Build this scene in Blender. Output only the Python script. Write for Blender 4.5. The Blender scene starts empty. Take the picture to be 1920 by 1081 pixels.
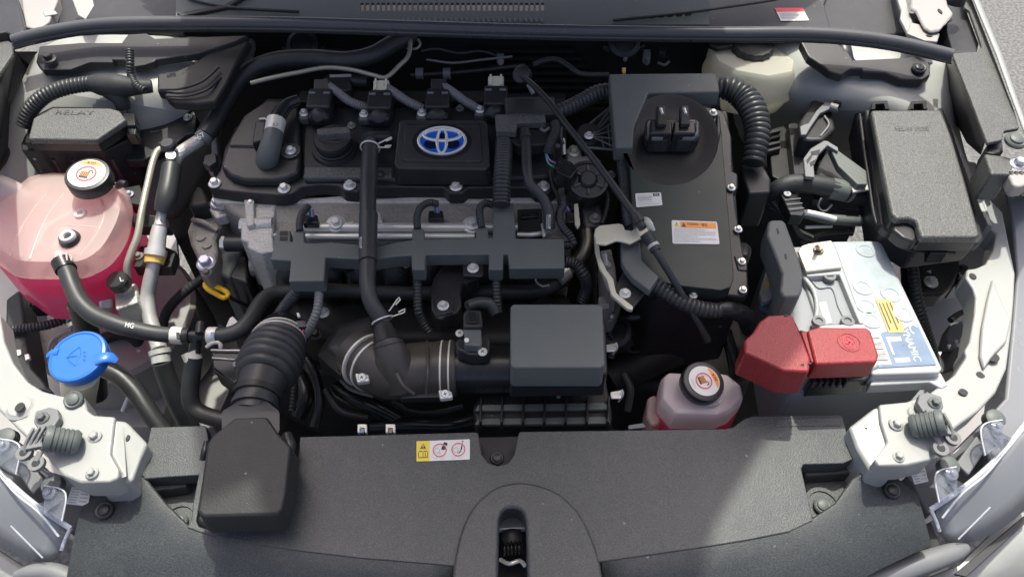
import bpy, bmesh, math, random
from mathutils import Vector, Matrix
random.seed(7)
S = bpy.context.scene
COL = S.collection
rad = math.radians

# ------------------------------------------------------------------ camera
CAMZ, PITCH, FPX = 1.57, rad(49), 1371.0
cd = bpy.data.cameras.new('camera'); cam = bpy.data.objects.new('camera', cd); COL.objects.link(cam)
cam.location = (0, 0, CAMZ); cam.rotation_euler = (math.pi/2 - PITCH, 0, 0)
cd.sensor_fit = 'HORIZONTAL'; cd.angle = 2*math.atan(960/FPX); cd.clip_start = .02; cd.clip_end = 400
S.camera = cam
# ------------------------------------------------------------------ sky, sun, exposure
SUN_EL, SUN_AZ = 70, 4          # sun stands behind the car, a touch to the right
wd = bpy.data.worlds.new('World'); S.world = wd; wd.use_nodes = True
nt = wd.node_tree; bg = nt.nodes['Background']
sk = nt.nodes.new('ShaderNodeTexSky'); sk.sky_type = 'NISHITA'; sk.sun_disc = False
sk.sun_elevation = rad(SUN_EL); sk.sun_rotation = rad(SUN_AZ); sk.dust_density = 5.0; sk.air_density = .36; sk.ozone_density = .6
nt.links.new(sk.outputs[0], bg.inputs[0]); bg.inputs[1].default_value = .15
sl = bpy.data.lights.new('sun', 'SUN'); so = bpy.data.objects.new('sun', sl); COL.objects.link(so)
sl.energy = 2.1; sl.angle = rad(1.0); sl.color = (.98, 1, .89)
SD = Vector((math.sin(rad(SUN_AZ))*math.cos(rad(SUN_EL)), math.cos(rad(SUN_AZ))*math.cos(rad(SUN_EL)), math.sin(rad(SUN_EL))))
so.rotation_euler = SD.to_track_quat('Z', 'Y').to_euler(); so.location = SD*6
S.view_settings.view_transform = 'Standard'; S.view_settings.look = 'None'
S.view_settings.gamma = 1; S.view_settings.use_curve_mapping = False; S.view_settings.exposure = 1.0
S.render.engine = 'CYCLES'

# ------------------------------------------------------------------ where things stand (metres; read off the photo's rays at real heights)
CP = Vector((0, 0, CAMZ))
FW = Vector((0, math.cos(PITCH), -math.sin(PITCH))); UP = Vector((0, math.sin(PITCH), math.cos(PITCH)))
def P(px, py, z):
    """point seen at photo pixel (px,py) on the level z, or on a tilted plane (point, normal)"""
    d = FW + Vector(((px-960)/FPX, 0, 0)) - UP*((py-540.5)/FPX)
    if isinstance(z, tuple): q, n = z
    else: q, n = Vector((0, 0, z)), Vector((0, 0, 1))
    return CP + d*((q-CP).dot(n)/d.dot(n))
def PL(px, py, z, tilt, side=0):
    t, s = rad(tilt), rad(side)
    return (P(px, py, z), Vector((math.sin(s), -math.sin(t), math.cos(t))).normalized())
def lift(pl, dz): return (pl[0]+Vector((0, 0, dz)), pl[1]) if isinstance(pl, tuple) else pl+dz
def PX(rpx, p): return rpx*(p-CP).dot(FW)/FPX        # pixels -> metres at point p
def W(pts, z=None):
    out = []
    for p in pts:
        if isinstance(p, Vector): out.append(p)
        else: out.append(P(p[0], p[1], p[2] if len(p) > 2 else z))
    return out

# ------------------------------------------------------------------ materials
M = {}
def mat(name, col, rough=.5, metal=0, spec=.5, grain=0, gscale=700, var=.12, vscale=9, coat=0, trans=0, sss=0, alpha=1, speck=0, ior=1.5, dust=0, lint=0, gdist=.0008):
    m = bpy.data.materials.new(name); m.use_nodes = True; M[name] = m
    n = m.node_tree.nodes; l = m.node_tree.links; b = n['Principled BSDF']
    b.inputs['Roughness'].default_value = rough; b.inputs['Metallic'].default_value = metal
    b.inputs['Specular IOR Level'].default_value = spec; b.inputs['IOR'].default_value = ior
    b.inputs['Coat Weight'].default_value = coat; b.inputs['Coat Roughness'].default_value = .08
    b.inputs['Transmission Weight'].default_value = trans; b.inputs['Alpha'].default_value = alpha
    if sss:
        b.inputs['Subsurface Weight'].default_value = sss; b.inputs['Subsurface Radius'].default_value = (.02, .012, .012); b.inputs['Subsurface Scale'].default_value = 1
    tc = n.new('ShaderNodeTexCoord')
    nz = n.new('ShaderNodeTexNoise'); nz.inputs['Scale'].default_value = vscale; nz.inputs['Detail'].default_value = 6; nz.inputs['Roughness'].default_value = .65
    l.new(tc.outputs['Object'], nz.inputs['Vector'])
    mx = n.new('ShaderNodeMix'); mx.data_type = 'RGBA'
    c = Vector(col)
    mx.inputs[6].default_value = (*(c*(1-var)), 1); mx.inputs[7].default_value = (*(c*(1+var)), 1)
    l.new(nz.outputs['Fac'], mx.inputs[0]); out = mx.outputs[2]
    if dust:                                     # thin pale dust lying in blotches
        nd = n.new('ShaderNodeTexNoise'); nd.inputs['Scale'].default_value = 38; nd.inputs['Detail'].default_value = 8; nd.inputs['Roughness'].default_value = .75
        l.new(tc.outputs['Object'], nd.inputs['Vector'])
        rp = n.new('ShaderNodeMapRange'); rp.inputs[1].default_value = .45; rp.inputs[2].default_value = .8; rp.inputs[4].default_value = dust
        l.new(nd.outputs['Fac'], rp.inputs[0])
        mxd = n.new('ShaderNodeMix'); mxd.data_type = 'RGBA'; l.new(rp.outputs[0], mxd.inputs[0]); l.new(out, mxd.inputs[6]); mxd.inputs[7].default_value = (.30, .27, .23, 1)
        out = mxd.outputs[2]
    if lint:                                     # sparse specks of lint and dried drops
        vo = n.new('ShaderNodeTexVoronoi'); vo.inputs['Scale'].default_value = lint
        l.new(tc.outputs['Object'], vo.inputs['Vector'])
        sx = n.new('ShaderNodeSeparateColor'); l.new(vo.outputs['Color'], sx.inputs[0])
        cut = n.new('ShaderNodeMath'); cut.operation = 'MULTIPLY'; cut.inputs[1].default_value = .11; l.new(sx.outputs[0], cut.inputs[0])
        lt = n.new('ShaderNodeMath'); lt.operation = 'LESS_THAN'; l.new(vo.outputs['Distance'], lt.inputs[0]); l.new(cut.outputs[0], lt.inputs[1])
        gt = n.new('ShaderNodeMath'); gt.operation = 'GREATER_THAN'; gt.inputs[1].default_value = .62; l.new(sx.outputs[1], gt.inputs[0])
        mu = n.new('ShaderNodeMath'); mu.operation = 'MULTIPLY'; l.new(lt.outputs[0], mu.inputs[0]); l.new(gt.outputs[0], mu.inputs[1])
        m5 = n.new('ShaderNodeMath'); m5.operation = 'MULTIPLY'; m5.inputs[1].default_value = .3; l.new(mu.outputs[0], m5.inputs[0])
        mxl = n.new('ShaderNodeMix'); mxl.data_type = 'RGBA'; l.new(m5.outputs[0], mxl.inputs[0]); l.new(out, mxl.inputs[6]); mxl.inputs[7].default_value = (.42, .41, .38, 1)
        out = mxl.outputs[2]
    if speck:  # albedo speckle: sun glints painted on plastics, own grain on asphalt
        ns = n.new('ShaderNodeTexNoise'); ns.inputs['Scale'].default_value = gscale; ns.inputs['Detail'].default_value = 1
        l.new(tc.outputs['Object'], ns.inputs['Vector'])
        rs = n.new('ShaderNodeMapRange'); rs.inputs[1].default_value = .35; rs.inputs[2].default_value = .68; rs.inputs[3].default_value = 1-speck; rs.inputs[4].default_value = 1+speck
        l.new(ns.outputs['Fac'], rs.inputs[0])
        ml = n.new('ShaderNodeVectorMath'); ml.operation = 'SCALE'; l.new(out, ml.inputs[0]); l.new(rs.outputs[0], ml.inputs[3]); out = ml.outputs[0]
    l.new(out, b.inputs['Base Color'])
    rr = n.new('ShaderNodeMapRange'); rr.inputs[3].default_value = max(.02, rough*.7); rr.inputs[4].default_value = min(1, rough*1.35)
    l.new(nz.outputs['Fac'], rr.inputs[0]); l.new(rr.outputs[0], b.inputs['Roughness'])
    if grain:
        ng = n.new('ShaderNodeTexNoise'); ng.inputs['Scale'].default_value = gscale; ng.inputs['Detail'].default_value = 2
        l.new(tc.outputs['Object'], ng.inputs['Vector'])
        bp = n.new('ShaderNodeBump'); bp.inputs['Strength'].default_value = grain; bp.inputs['Distance'].default_value = gdist
        l.new(ng.outputs['Fac'], bp.inputs['Height']); l.new(bp.outputs[0], b.inputs['Normal'])
    return m
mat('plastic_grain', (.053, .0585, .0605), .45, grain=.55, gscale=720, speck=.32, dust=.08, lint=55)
mat('plastic_lid', (.098, .101, .096), .42, grain=.7, gscale=720, speck=.5, dust=.07)  # paler copy of the grained plastic: sunlight put into its colour
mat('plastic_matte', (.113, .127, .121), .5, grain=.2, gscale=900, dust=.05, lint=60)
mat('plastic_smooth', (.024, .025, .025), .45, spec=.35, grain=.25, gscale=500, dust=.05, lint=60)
mat('seal_rubber', (.08, .083, .088), .28, var=.1)  # base lightened to stand in for the bright highlight along the top
mat('plastic_black', (.024, .025, .027), .4, grain=.2, gscale=500, dust=.06, lint=70)
mat('plastic_dark', (.014, .0145, .015), .55, dust=.05)
mat('plastic_gloss', (.018, .019, .02), .25, dust=.03)
mat('enamel_black', (.027, .037, .034), .36, spec=.3, dust=.02, lint=50)
mat('plastic_grey', (.17, .175, .18), .5, grain=.2)
mat('rubber', (.034, .036, .037), .42, dust=.06, lint=70)
mat('rubber_brown', (.065, .058, .05), .38, dust=.05)
mat('conduit', (.036, .038, .040), .36, dust=.04)
mat('conduit_grey', (.20, .20, .20), .4, dust=.05)
mat('fabric', (.01, .01, .011), .9, grain=.5, gscale=200)
mat('tape', (.025, .027, .029), .6, grain=.5, gscale=120)
mat('white_paint', (.36, .368, .348), .36, coat=.08, var=.05)
mat('primer_paint', (.34, .325, .31), .45, var=.14, dust=.12)
mat('cast_alu', (.52, .51, .48), .5, metal=.25, grain=.9, gscale=260, var=.3, vscale=30, dust=.12, gdist=.002)
mat('cast_dark', (.25, .24, .22), .55, metal=.2, grain=.9, gscale=200, var=.4, vscale=24, dust=.15, gdist=.002)
mat('alu_pipe', (.66, .65, .62), .35, metal=.45, var=.12, vscale=40)
mat('zinc', (.78, .78, .73), .32, metal=.4, var=.12, vscale=60)
mat('steel_lilac', (.5, .5, .58), .35, metal=.6, var=.1)
mat('yellow_steel', (.72, .70, .56), .42, metal=.35, var=.1)
mat('cream_wire', (.75, .73, .64), .4, metal=.2)
mat('tube_beige', (.40, .38, .31), .4, metal=.4)
mat('steel_brown', (.25, .22, .17), .3, metal=.9, var=.25, vscale=25)
mat('cream_plastic', (.74, .71, .54), .4, sss=.3, var=.06)
mat('bottle_white', (.66, .64, .50), .3, sss=.3, var=.06)
mat('blue_plastic', (.03, .17, .62), .3, var=.08, dust=.05)
mat('red_plastic', (.29, .027, .031), .45, grain=.6, gscale=620, speck=.25, var=.08, dust=.04)
mat('yellow_plastic', (.9, .52, .02), .4)
mat('yellow_clip', (.75, .5, .14), .45)
mat('label_white', (.72, .72, .69), .35, var=.05)
mat('label_yellow', (.78, .62, .04), .4, var=.06)
mat('label_orange', (.92, .3, .04), .4, var=.03)
mat('label_red', (.75, .05, .07), .4, var=.03)
mat('label_blue', (.16, .27, .46), .35, var=.15)
mat('ink', (.03, .03, .035), .5)
mat('ink_brown', (.13, .07, .03), .5)
mat('ink_grey', (.42, .42, .42), .5)
mat('print_white', (.7, .7, .68), .5)
mat('emblem_chrome', (.82, .82, .8), .18, metal=.35)
mat('emblem_blue', (.015, .13, .62), .15, coat=.4)
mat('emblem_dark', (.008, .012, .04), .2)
mat('battery_white', (.40, .41, .41), .4, var=.06, dust=.05)
mat('battery_grey', (.27, .285, .30), .45, var=.07, dust=.05)
mat('film_label', (.42, .47, .49), .14, grain=1.0, gscale=45, var=.3, vscale=40, coat=.5)
mat('film_blue', (.17, .235, .33), .3, grain=.6, gscale=45, var=.35, vscale=40)
mat('film_yellow', (.46, .42, .15), .35, grain=.6, gscale=60, var=.35, vscale=60)
mat('lens_rim', (.55, .56, .60), .15, coat=.5, var=.3, vscale=80)
mat('lamp_grey', (.23, .237, .248), .25, coat=.5, var=.08)
mat('asphalt', (.135, .135, .132), .85, grain=1, gscale=90, speck=.35, var=.2, vscale=4)
mat('wire_white', (.6, .57, .52), .5); mat('wire_blue', (.06, .2, .6), .4); mat('wire_red', (.6, .05, .06), .4)
mat('wire_green', (.08, .45, .3), .4); mat('wire_violet', (.35, .22, .6), .4)
mat('gasket_red', (.45, .14, .12), .5)
def mix_clear(name, tint, fac, rough, glosscol=(1, 1, 1), dif=(.8, .8, .8), trl=.5):
    """cloudy moulded plastic: part see-through, part frosted skin"""
    m = bpy.data.materials.new(name); m.use_nodes = True; M[name] = m
    n = m.node_tree.nodes; l = m.node_tree.links; b = n['Principled BSDF']; o = n['Material Output']
    b.inputs['Base Color'].default_value = (*dif, 1); b.inputs['Roughness'].default_value = rough
    tr = n.new('ShaderNodeBsdfTransparent'); tr.inputs[0].default_value = (*tint, 1)
    tl = n.new('ShaderNodeBsdfTranslucent'); tl.inputs[0].default_value = (*dif, 1)
    m1 = n.new('ShaderNodeMixShader'); m1.inputs[0].default_value = trl; l.new(b.outputs[0], m1.inputs[1]); l.new(tl.outputs[0], m1.inputs[2])
    m2 = n.new('ShaderNodeMixShader'); m2.inputs[0].default_value = fac; l.new(tr.outputs[0], m2.inputs[1]); l.new(m1.outputs[0], m2.inputs[2])
    tc = n.new('ShaderNodeTexCoord'); nz = n.new('ShaderNodeTexNoise'); nz.inputs['Scale'].default_value = 60; nz.inputs['Detail'].default_value = 4
    bp = n.new('ShaderNodeBump'); bp.inputs['Strength'].default_value = .15; bp.inputs['Distance'].default_value = .002
    l.new(tc.outputs['Object'], nz.inputs['Vector']); l.new(nz.outputs['Fac'], bp.inputs['Height']); l.new(bp.outputs[0], b.inputs['Normal'])
    l.new(m2.outputs[0], o.inputs[0]); return m
mix_clear('tank_pink', (1, .86, .86), .58, .12, dif=(.88, .76, .71), trl=.4)
mix_clear('tank_low', (1, .7, .86), .72, .12, dif=(1.0, .27, .52), trl=.72)
mix_clear('bottle_clear', (1, .97, .8), .94, .25, dif=(.9, .88, .76), trl=.55)
mix_clear('tank_clear', (1, .9, .9), .78, .3, dif=(.85, .77, .75), trl=.35)
mix_clear('lens_clear', (.86, .88, .92), .22, .06, dif=(.6, .62, .66), trl=.2)
mat('coolant_pink', (1.0, .20, .42), .35, sss=.6, var=.05)

# ------------------------------------------------------------------ object helpers
WL = {}
def tag(o, label, cat, group=None):
    o['label'] = label; o['category'] = cat
    if group: o['group'] = group
    return o
def thing(name, label, cat, at, group=None):
    o = bpy.data.objects.new(name, None); COL.objects.link(o); o.empty_display_size = .02
    o.location = at; WL[o] = Vector(at); return tag(o, label, cat, group)
def struct(o): o['kind'] = 'structure'; return o
def mk(name, V, Fc, m, parent=None, smooth=True, bev=0, seg=2, ang=35, fixn=True):
    me = bpy.data.meshes.new(name)
    if parent is not None: base = WL[parent]
    else:
        base = Vector((sum(v[0] for v in V)/len(V), sum(v[1] for v in V)/len(V), min(v[2] for v in V)))
    me.from_pydata([Vector(v)-base for v in V], [], Fc)
    if fixn:
        b = bmesh.new(); b.from_mesh(me); bmesh.ops.recalc_face_normals(b, faces=b.faces[:]); b.to_mesh(me); b.free()
    if isinstance(m, str): m = M[m]
    me.materials.append(m)
    o = bpy.data.objects.new(name, me); COL.objects.link(o); WL[o] = base
    if parent is not None: o.parent = parent
    else: o.location = base
    if smooth:
        for p in me.polygons: p.use_smooth = True
        me.set_sharp_from_angle(angle=rad(ang))
    if bev:
        md = o.modifiers.new('edge', 'BEVEL'); md.width = bev; md.segments = seg; md.limit_method = 'ANGLE'; md.angle_limit = rad(30); md.harden_normals = True
        me.set_sharp_from_angle(angle=rad(180)) if False else None
    return o
def poly(name, pts, z, h, m, parent=None, bev=.002, seg=2, k=1.0, ex=None, smooth=True):
    """solid plate: outline pts at level z, sides going down by h (foot scaled by k)"""
    top = W(pts, z); c = sum(top, Vector())/len(top)
    ex = Vector((0, 0, -h)) if ex is None else Vector(ex)
    bot = [c+(p-c)*k+ex if k != 1 else p+ex for p in top]
    if k != 1: bot = [Vector((b.x, b.y, t.z+ex.z)) for b, t in zip(bot, top)]
    n = len(top)
    Fc = [list(range(n)), list(range(2*n-1, n-1, -1))]+[[i, n+i, n+(i+1) % n, (i+1) % n] for i in range(n)]
    return mk(name, top+bot, Fc, m, parent, smooth, bev, seg)
def spline(p, step):
    q = [p[0]*2-p[1]]+p+[p[-1]*2-p[-2]]; dense = []
    for i in range(1, len(q)-2):
        a, b, c, d = q[i-1:i+3]
        for j in range(16):
            t = j/16
            dense.append(.5*((2*b)+(c-a)*t+(2*a-5*b+4*c-d)*t*t+(3*b-a-3*c+d)*t**3))
    dense.append(p[-1])
    L = [0]
    for a, b in zip(dense, dense[1:]): L.append(L[-1]+(b-a).length)
    n = max(2, int(L[-1]/step)); out = []; us = []; j = 0
    for i in range(n+1):
        s = L[-1]*i/n
        while j < len(L)-2 and L[j+1] < s: j += 1
        f = (s-L[j])/max(1e-9, L[j+1]-L[j]); out.append(dense[j].lerp(dense[j+1], f)); us.append((j+f)/16)
    return out, us, L[-1]
def tubemesh(pts, r, corr=0, amp=.13, seg=14, step=None, flat=1):
    pts = W(pts)
    rs = r if isinstance(r, (list, tuple)) else [r]*len(pts)
    rs = [PX(a, p) for a, p in zip(rs, pts)]
    st = corr/4 if corr else (step or max(.004, min(rs)*.6))
    c, us, L = spline(pts, st)
    V = []; Fc = []; t0 = (c[1]-c[0]).normalized(); u = t0.orthogonal().normalized()
    if abs(t0.z) < .95: u = (Vector((0, 0, 1))-t0*t0.z).normalized()
    for i, p in enumerate(c):
        t = (c[min(i+1, len(c)-1)]-c[max(i-1, 0)]).normalized(); u = (u-t*u.dot(t)).normalized(); w = t.cross(u)
        k = min(int(us[i]), len(rs)-2); rr = rs[k]+(rs[k+1]-rs[k])*(us[i]-k)
        if corr: rr *= 1+amp*(.6, .9, .6, -1.2)[i % 4]
        for s in range(seg):
            a = 2*math.pi*s/seg; V.append(p+(u*math.cos(a)*flat+w*math.sin(a))*rr)
    n = len(c)
    for i in range(n-1):
        for s in range(seg): Fc.append([i*seg+s, i*seg+(s+1) % seg, (i+1)*seg+(s+1) % seg, (i+1)*seg+s])
    Fc.append(list(range(seg))[::-1]); Fc.append(list(range((n-1)*seg, n*seg)))
    return V, Fc
def tube(name, pts, r, m, parent=None, **kw):
    V, Fc = tubemesh(pts, r, **kw); return mk(name, V, Fc, m, parent, ang=60 if not kw.get('corr') else 50)
def basis(ax):
    ax = Vector(ax).normalized(); u = ax.orthogonal().normalized()
    if abs(ax.x) < .9: u = (Vector((1, 0, 0))-ax*ax.x).normalized()
    return u, ax.cross(u), ax
def lathe(name, c, ax, prof, m, parent=None, seg=32, ang=35, knurl=0):
    """prof: (radius, height) metres along axis ax from point c"""
    u, v, a = basis(ax); V = []; Fc = []
    for r, h in prof:
        for s in range(seg):
            q = 2*math.pi*s/seg; rr = r*(1+(knurl if s % 2 else 0)); V.append(c+(u*math.cos(q)+v*math.sin(q))*rr+a*h)
    n = len(prof)
    for i in range(n-1):
        for s in range(seg): Fc.append([i*seg+s, i*seg+(s+1) % seg, (i+1)*seg+(s+1) % seg, (i+1)*seg+s])
    Fc.append(list(range(seg))[::-1]); Fc.append(list(range((n-1)*seg, n*seg)))
    return mk(name, V, Fc, m, parent, ang=ang)
def loft(name, rings, m, parent=None, caps=True, ang=40, bev=0, closed=True):
    V = [p for r in rings for p in r]; k = len(rings[0]); Fc = []
    for i in range(len(rings)-1):
        for s in range(k if closed else k-1): Fc.append([i*k+s, i*k+(s+1) % k, (i+1)*k+(s+1) % k, (i+1)*k+s])
    if caps and closed: Fc += [list(range(k))[::-1], list(range((len(rings)-1)*k, len(rings)*k))]
    return mk(name, V, Fc, m, parent, ang=ang, bev=bev)
def sheet(name, rows, m, parent=None, th=.002, ang=50, sub=0):
    """thin pressed panel through rows of points"""
    R_ = [W(r) for r in rows]; k = len(R_[0]); V = [p for r in R_ for p in r]
    Fc = [[i*k+j, i*k+j+1, (i+1)*k+j+1, (i+1)*k+j] for i in range(len(R_)-1) for j in range(k-1)]
    o = mk(name, V, Fc, m, parent, ang=ang)
    if o.data.polygons[0].normal.z < 0: o.data.flip_normals()
    if sub: md = o.modifiers.new('s', 'SUBSURF'); md.levels = md.render_levels = sub
    md = o.modifiers.new('t', 'SOLIDIFY'); md.thickness = th; md.offset = -1
    return o
def boxw(name, c, sx, sy, sz, m, parent=None, bev=.002, rz=0, rx=0, ry=0):
    R_ = Matrix.Rotation(rz, 3, 'Z') @ Matrix.Rotation(rx, 3, 'X') @ Matrix.Rotation(ry, 3, 'Y')
    V = [Vector(c)+R_ @ Vector((x*sx/2, y*sy/2, z*sz/2)) for z in (-1, 1) for x, y in ((-1, -1), (1, -1), (1, 1), (-1, 1))]
    return mk(name, V, [[3, 2, 1, 0], [4, 5, 6, 7], [0, 1, 5, 4], [1, 2, 6, 5], [2, 3, 7, 6], [3, 0, 4, 7]], m, parent, bev=bev)
BM = {}
def bolt(parent, px, py, z, r=10, n=(0, -.12, 1), m='zinc', kind='flange', name='bolt'):
    """hex bolt with washer flange; shared mesh"""
    key = (m, kind)
    if key not in BM:
        V = []; Fc = []
        def ring(rr, h, k):
            V.extend([(rr*math.cos(2*math.pi*i/k+.2), rr*math.sin(2*math.pi*i/k+.2), h) for i in range(k)])
        if kind == 'flange': prof = [(1, 0, 18), (1, .14, 18), (.8, .26, 18)]; hx = .62
        else: prof = [(.95, 0, 18), (1, .25, 18), (.8, .42, 18)]; hx = 0
        for rr, h, k in prof: ring(rr, h, k)
        for i in range(len(prof)-1):
            for s in range(18): Fc.append([i*18+s, i*18+(s+1) % 18, (i+1)*18+(s+1) % 18, (i+1)*18+s])
        Fc.append(list(range((len(prof)-1)*18, len(prof)*18)))
        if hx:
            b = len(V); ring(hx, .2, 6); ring(hx, .78, 6); ring(hx*.8, .9, 6)
            for i in range(2):
                for s in range(6): Fc.append([b+i*6+s, b+i*6+(s+1) % 6, b+(i+1)*6+(s+1) % 6, b+(i+1)*6+s])
            Fc.append([b+12+s for s in range(6)])
        else:                                       # cross recess
            for a in (0, math.pi/2):
                b = len(V); ca, sa = math.cos(a), math.sin(a)
                V.extend([(x*ca-y*sa, x*sa+y*ca, .45) for x, y in ((-.45, -.09), (.45, -.09), (.45, .09), (-.45, .09))]); Fc.append([b, b+1, b+2, b+3])
        me = bpy.data.meshes.new('bolt'); me.from_pydata(V, [], Fc); me.materials.append(M[m])
        if not hx:
            me.materials.append(M['ink'])
            me.polygons[-1].material_index = 1; me.polygons[-2].material_index = 1
        for p in me.polygons: p.use_smooth = True
        me.set_sharp_from_angle(angle=rad(30)); BM[key] = me
    p = P(px, py, z); o = bpy.data.objects.new(name, BM[key]); COL.objects.link(o)
    o.parent = parent; o.location = p-WL[parent]; s = PX(r, p); o.scale = (s, s, s)
    o.rotation_euler = Vector(n).to_track_quat('Z', 'Y').to_euler(); o.rotation_euler.rotate_axis('Z', random.random()*1.0)
    WL[o] = p; return o
# ---- labels and lettering
def quadf(c, z=None):
    a, b, c2, d = W(c, z)                         # tl, tr, br, bl
    n = (b-a).cross(a-d).normalized()
    if n.z < 0: n = -n
    return lambda u, v, h=0: a.lerp(b, u).lerp(d.lerp(c2, u), v)+n*h
def flat(name, f, polys, m, parent, h=.0006, thick=0):
    V = []; Fc = []
    for p in polys:
        b = len(V); V += [f(u, v, h) for u, v in p]; Fc.append(list(range(b, b+len(p))))
    o = mk(name, V, Fc, m, parent, smooth=False, fixn=False)
    nrm = f(.5, .5, 1)-f(.5, .5, 0)
    if o.data.polygons and o.data.polygons[0].normal.dot(nrm) < 0: o.data.flip_normals()
    return o
def rrect(u0, v0, u1, v1, r=.04, asp=1):
    pts = []
    for cx, cy, a0 in ((u1-r, v0+r*asp, -90), (u1-r, v1-r*asp, 0), (u0+r, v1-r*asp, 90), (u0+r, v0+r*asp, 180)):
        for k in range(5): a = rad(a0+k*22.5); pts.append((cx+r*math.cos(a), cy+r*asp*math.sin(a)))
    return pts
def rect(u0, v0, u1, v1): return [(u0, v0), (u1, v0), (u1, v1), (u0, v1)]
def ringp(cu, cv, ru, rv, wu, wv, a0=0, a1=360, k=28):
    out = []
    for i in range(k):
        a, b = rad(a0+(a1-a0)*i/k), rad(a0+(a1-a0)*(i+1)/k)
        out.append([(cu+ru*math.cos(a), cv+rv*math.sin(a)), (cu+ru*math.cos(b), cv+rv*math.sin(b)), (cu+(ru-wu)*math.cos(b), cv+(rv-wv)*math.sin(b)), (cu+(ru-wu)*math.cos(a), cv+(rv-wv)*math.sin(a))])
    return out
def ell(cu, cv, ru, rv, k=24): return [(cu+ru*math.cos(2*math.pi*i/k), cv+rv*math.sin(2*math.pi*i/k)) for i in range(k)]
def bar(u0, v0, u1, v1, wu, wv): return [(u0-wu, v0+wv), (u0+wu, v0-wv), (u1+wu, v1-wv), (u1-wu, v1+wv)]
TM = {}
def textdata(s):
    if s not in TM:
        cu = bpy.data.curves.new('t', 'FONT'); cu.body = s; cu.resolution_u = 3
        ob = bpy.data.objects.new('t', cu); COL.objects.link(ob); dg = bpy.context.evaluated_depsgraph_get()
        me = ob.evaluated_get(dg).to_mesh(); V = [v.co.copy() for v in me.vertices]; Fc = [list(p.vertices) for p in me.polygons]
        ob.evaluated_get(dg).to_mesh_clear(); bpy.data.objects.remove(ob); bpy.data.curves.remove(cu)
        x0, x1 = min(v.x for v in V), max(v.x for v in V); y0, y1 = min(v.y for v in V), max(v.y for v in V)
        TM[s] = ([((v.x-x0)/(x1-x0), 1-(v.y-y0)/(y1-y0)) for v in V], Fc)
    return TM[s]
def lettering(s, f, u0, v0, u1, v1, m, parent, h=.0009, italic=0, name='lettering'):
    uv, Fc = textdata(s)
    V = [f(u0+(u1-u0)*(a+italic*(1-b)), v0+(v1-v0)*b, h) for a, b in uv]
    o = mk(name, V, Fc, m, parent, smooth=False, fixn=False)
    nrm = f(.5, .5, 1)-f(.5, .5, 0)
    if o.data.polygons[0].normal.dot(nrm) < 0: o.data.flip_normals()
    return o
def clamp_ring(name, c, ax, r, w, m, parent=None, th=.0012, seg=28):
    return lathe(name, Vector(c)-Vector(ax).normalized()*w/2, ax, [(r, 0), (r+th, 0), (r+th, w), (r, w)], m, parent, seg)

# ================================================================== SETTING
def road():
    V = []; Fc = []
    n = 24
    for i in range(n+1):
        for j in range(n+1): V.append((-60+120*i/n, -60+120*j/n, 0))
    for i in range(n):
        for j in range(n): a = i*(n+1)+j; Fc.append([a, a+n+1, a+n+2, a+1])
    o = mk('road', V, Fc, 'asphalt', smooth=False); struct(o)
    if o.data.polygons[0].normal.z < 0: o.data.flip_normals()
road()
# ------------------------------------------------------------------ car body
body = thing('car', 'white car shell around the open engine bay', 'car', (0, .7, 0))
def bsheet(name, pts, z, m, h=.003, bev=.001): return poly(name, pts, z, h, m, body, bev)
boxw('front_fascia', (0, .19, .52), 1.25, .06, .42, 'plastic_dark', body, .02)
# dark floor pan and bulkhead that close the bay
boxw('undertray', (0, .72, .30), 1.5, 1.1, .02, 'plastic_dark', body)
boxw('bulkhead', (0, 1.135, .62), 1.46, .03, .66, 'fabric', body, .004)
for i in range(9):                                           # pressed ribs of the bulkhead insulation behind the engine
    boxw('insulation_rib', (.02+.012*i, 1.108-.002*i, .905-.013*i), .17, .012, .006, 'fabric', body, .002)
# left inner fender
sheet('inner_fender', [[(-40, 420, .80), (-10, 250, .88), (40, 160, .925), (60, 100, .945), (110, 66, .955)],
                       [(60, 420, .78), (70, 240, .875), (100, 165, .925), (140, 122, .94), (250, 64, .95)],
                       [(200, 400, .765), (220, 270, .85), (220, 190, .928), (260, 135, .94), (330, 70, .94)],
                       [(290, 400, .74), (330, 290, .81), (350, 205, .91), (390, 140, .93), (480, 70, .93)],
                       [(330, 430, .66), (400, 320, .72), (420, 230, .80), (440, 160, .84), (520, 80, .88)]], 'white_paint', body, .003, sub=2)
sheet('inner_fender', [[(1330, 80, .88), (1330, 150, .80), (1340, 230, .72), (1400, 330, .62)],
                       [(1480, 80, .94), (1490, 150, .925), (1500, 200, .90), (1550, 300, .70)],
                       [(1600, 85, .945), (1610, 140, .935), (1625, 190, .928), (1680, 300, .80)],
                       [(1720, 92, .95), (1720, 165, .935), (1740, 225, .92), (1770, 330, .80)],
                       [(1800, 110, .95), (1790, 210, .895), (1812, 300, .85), (1850, 400, .80)]], 'white_paint', body, .003, sub=2)
poly('splash_panel', [(-160, 300), (140, 330), (330, 430), (350, 700), (260, 900), (-160, 900)], .44, .01, 'primer_paint', body, 0)
poly('splash_panel', [(1700, 440), (2040, 330), (2060, 900), (1600, 900), (1600, 700)], .44, .01, 'primer_paint', body, 0)
# wheelhouse drum and front rail, low on the left
lathe('wheelhouse', P(215, 590, .60), (0, -.1, 1), [(.135, -.12), (.135, 0), (.128, .008), (.02, .014)], 'primer_paint', body, 48)
bsheet('side_member', [(60, 560), (260, 520), (330, 700), (300, 800), (90, 800), (30, 690)], .50, 'primer_paint', .05)
bsheet('side_member', [(400, 600), (470, 640), (400, 800), (240, 830), (230, 740), (330, 640)], .46, 'primer_paint', .05)
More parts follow.
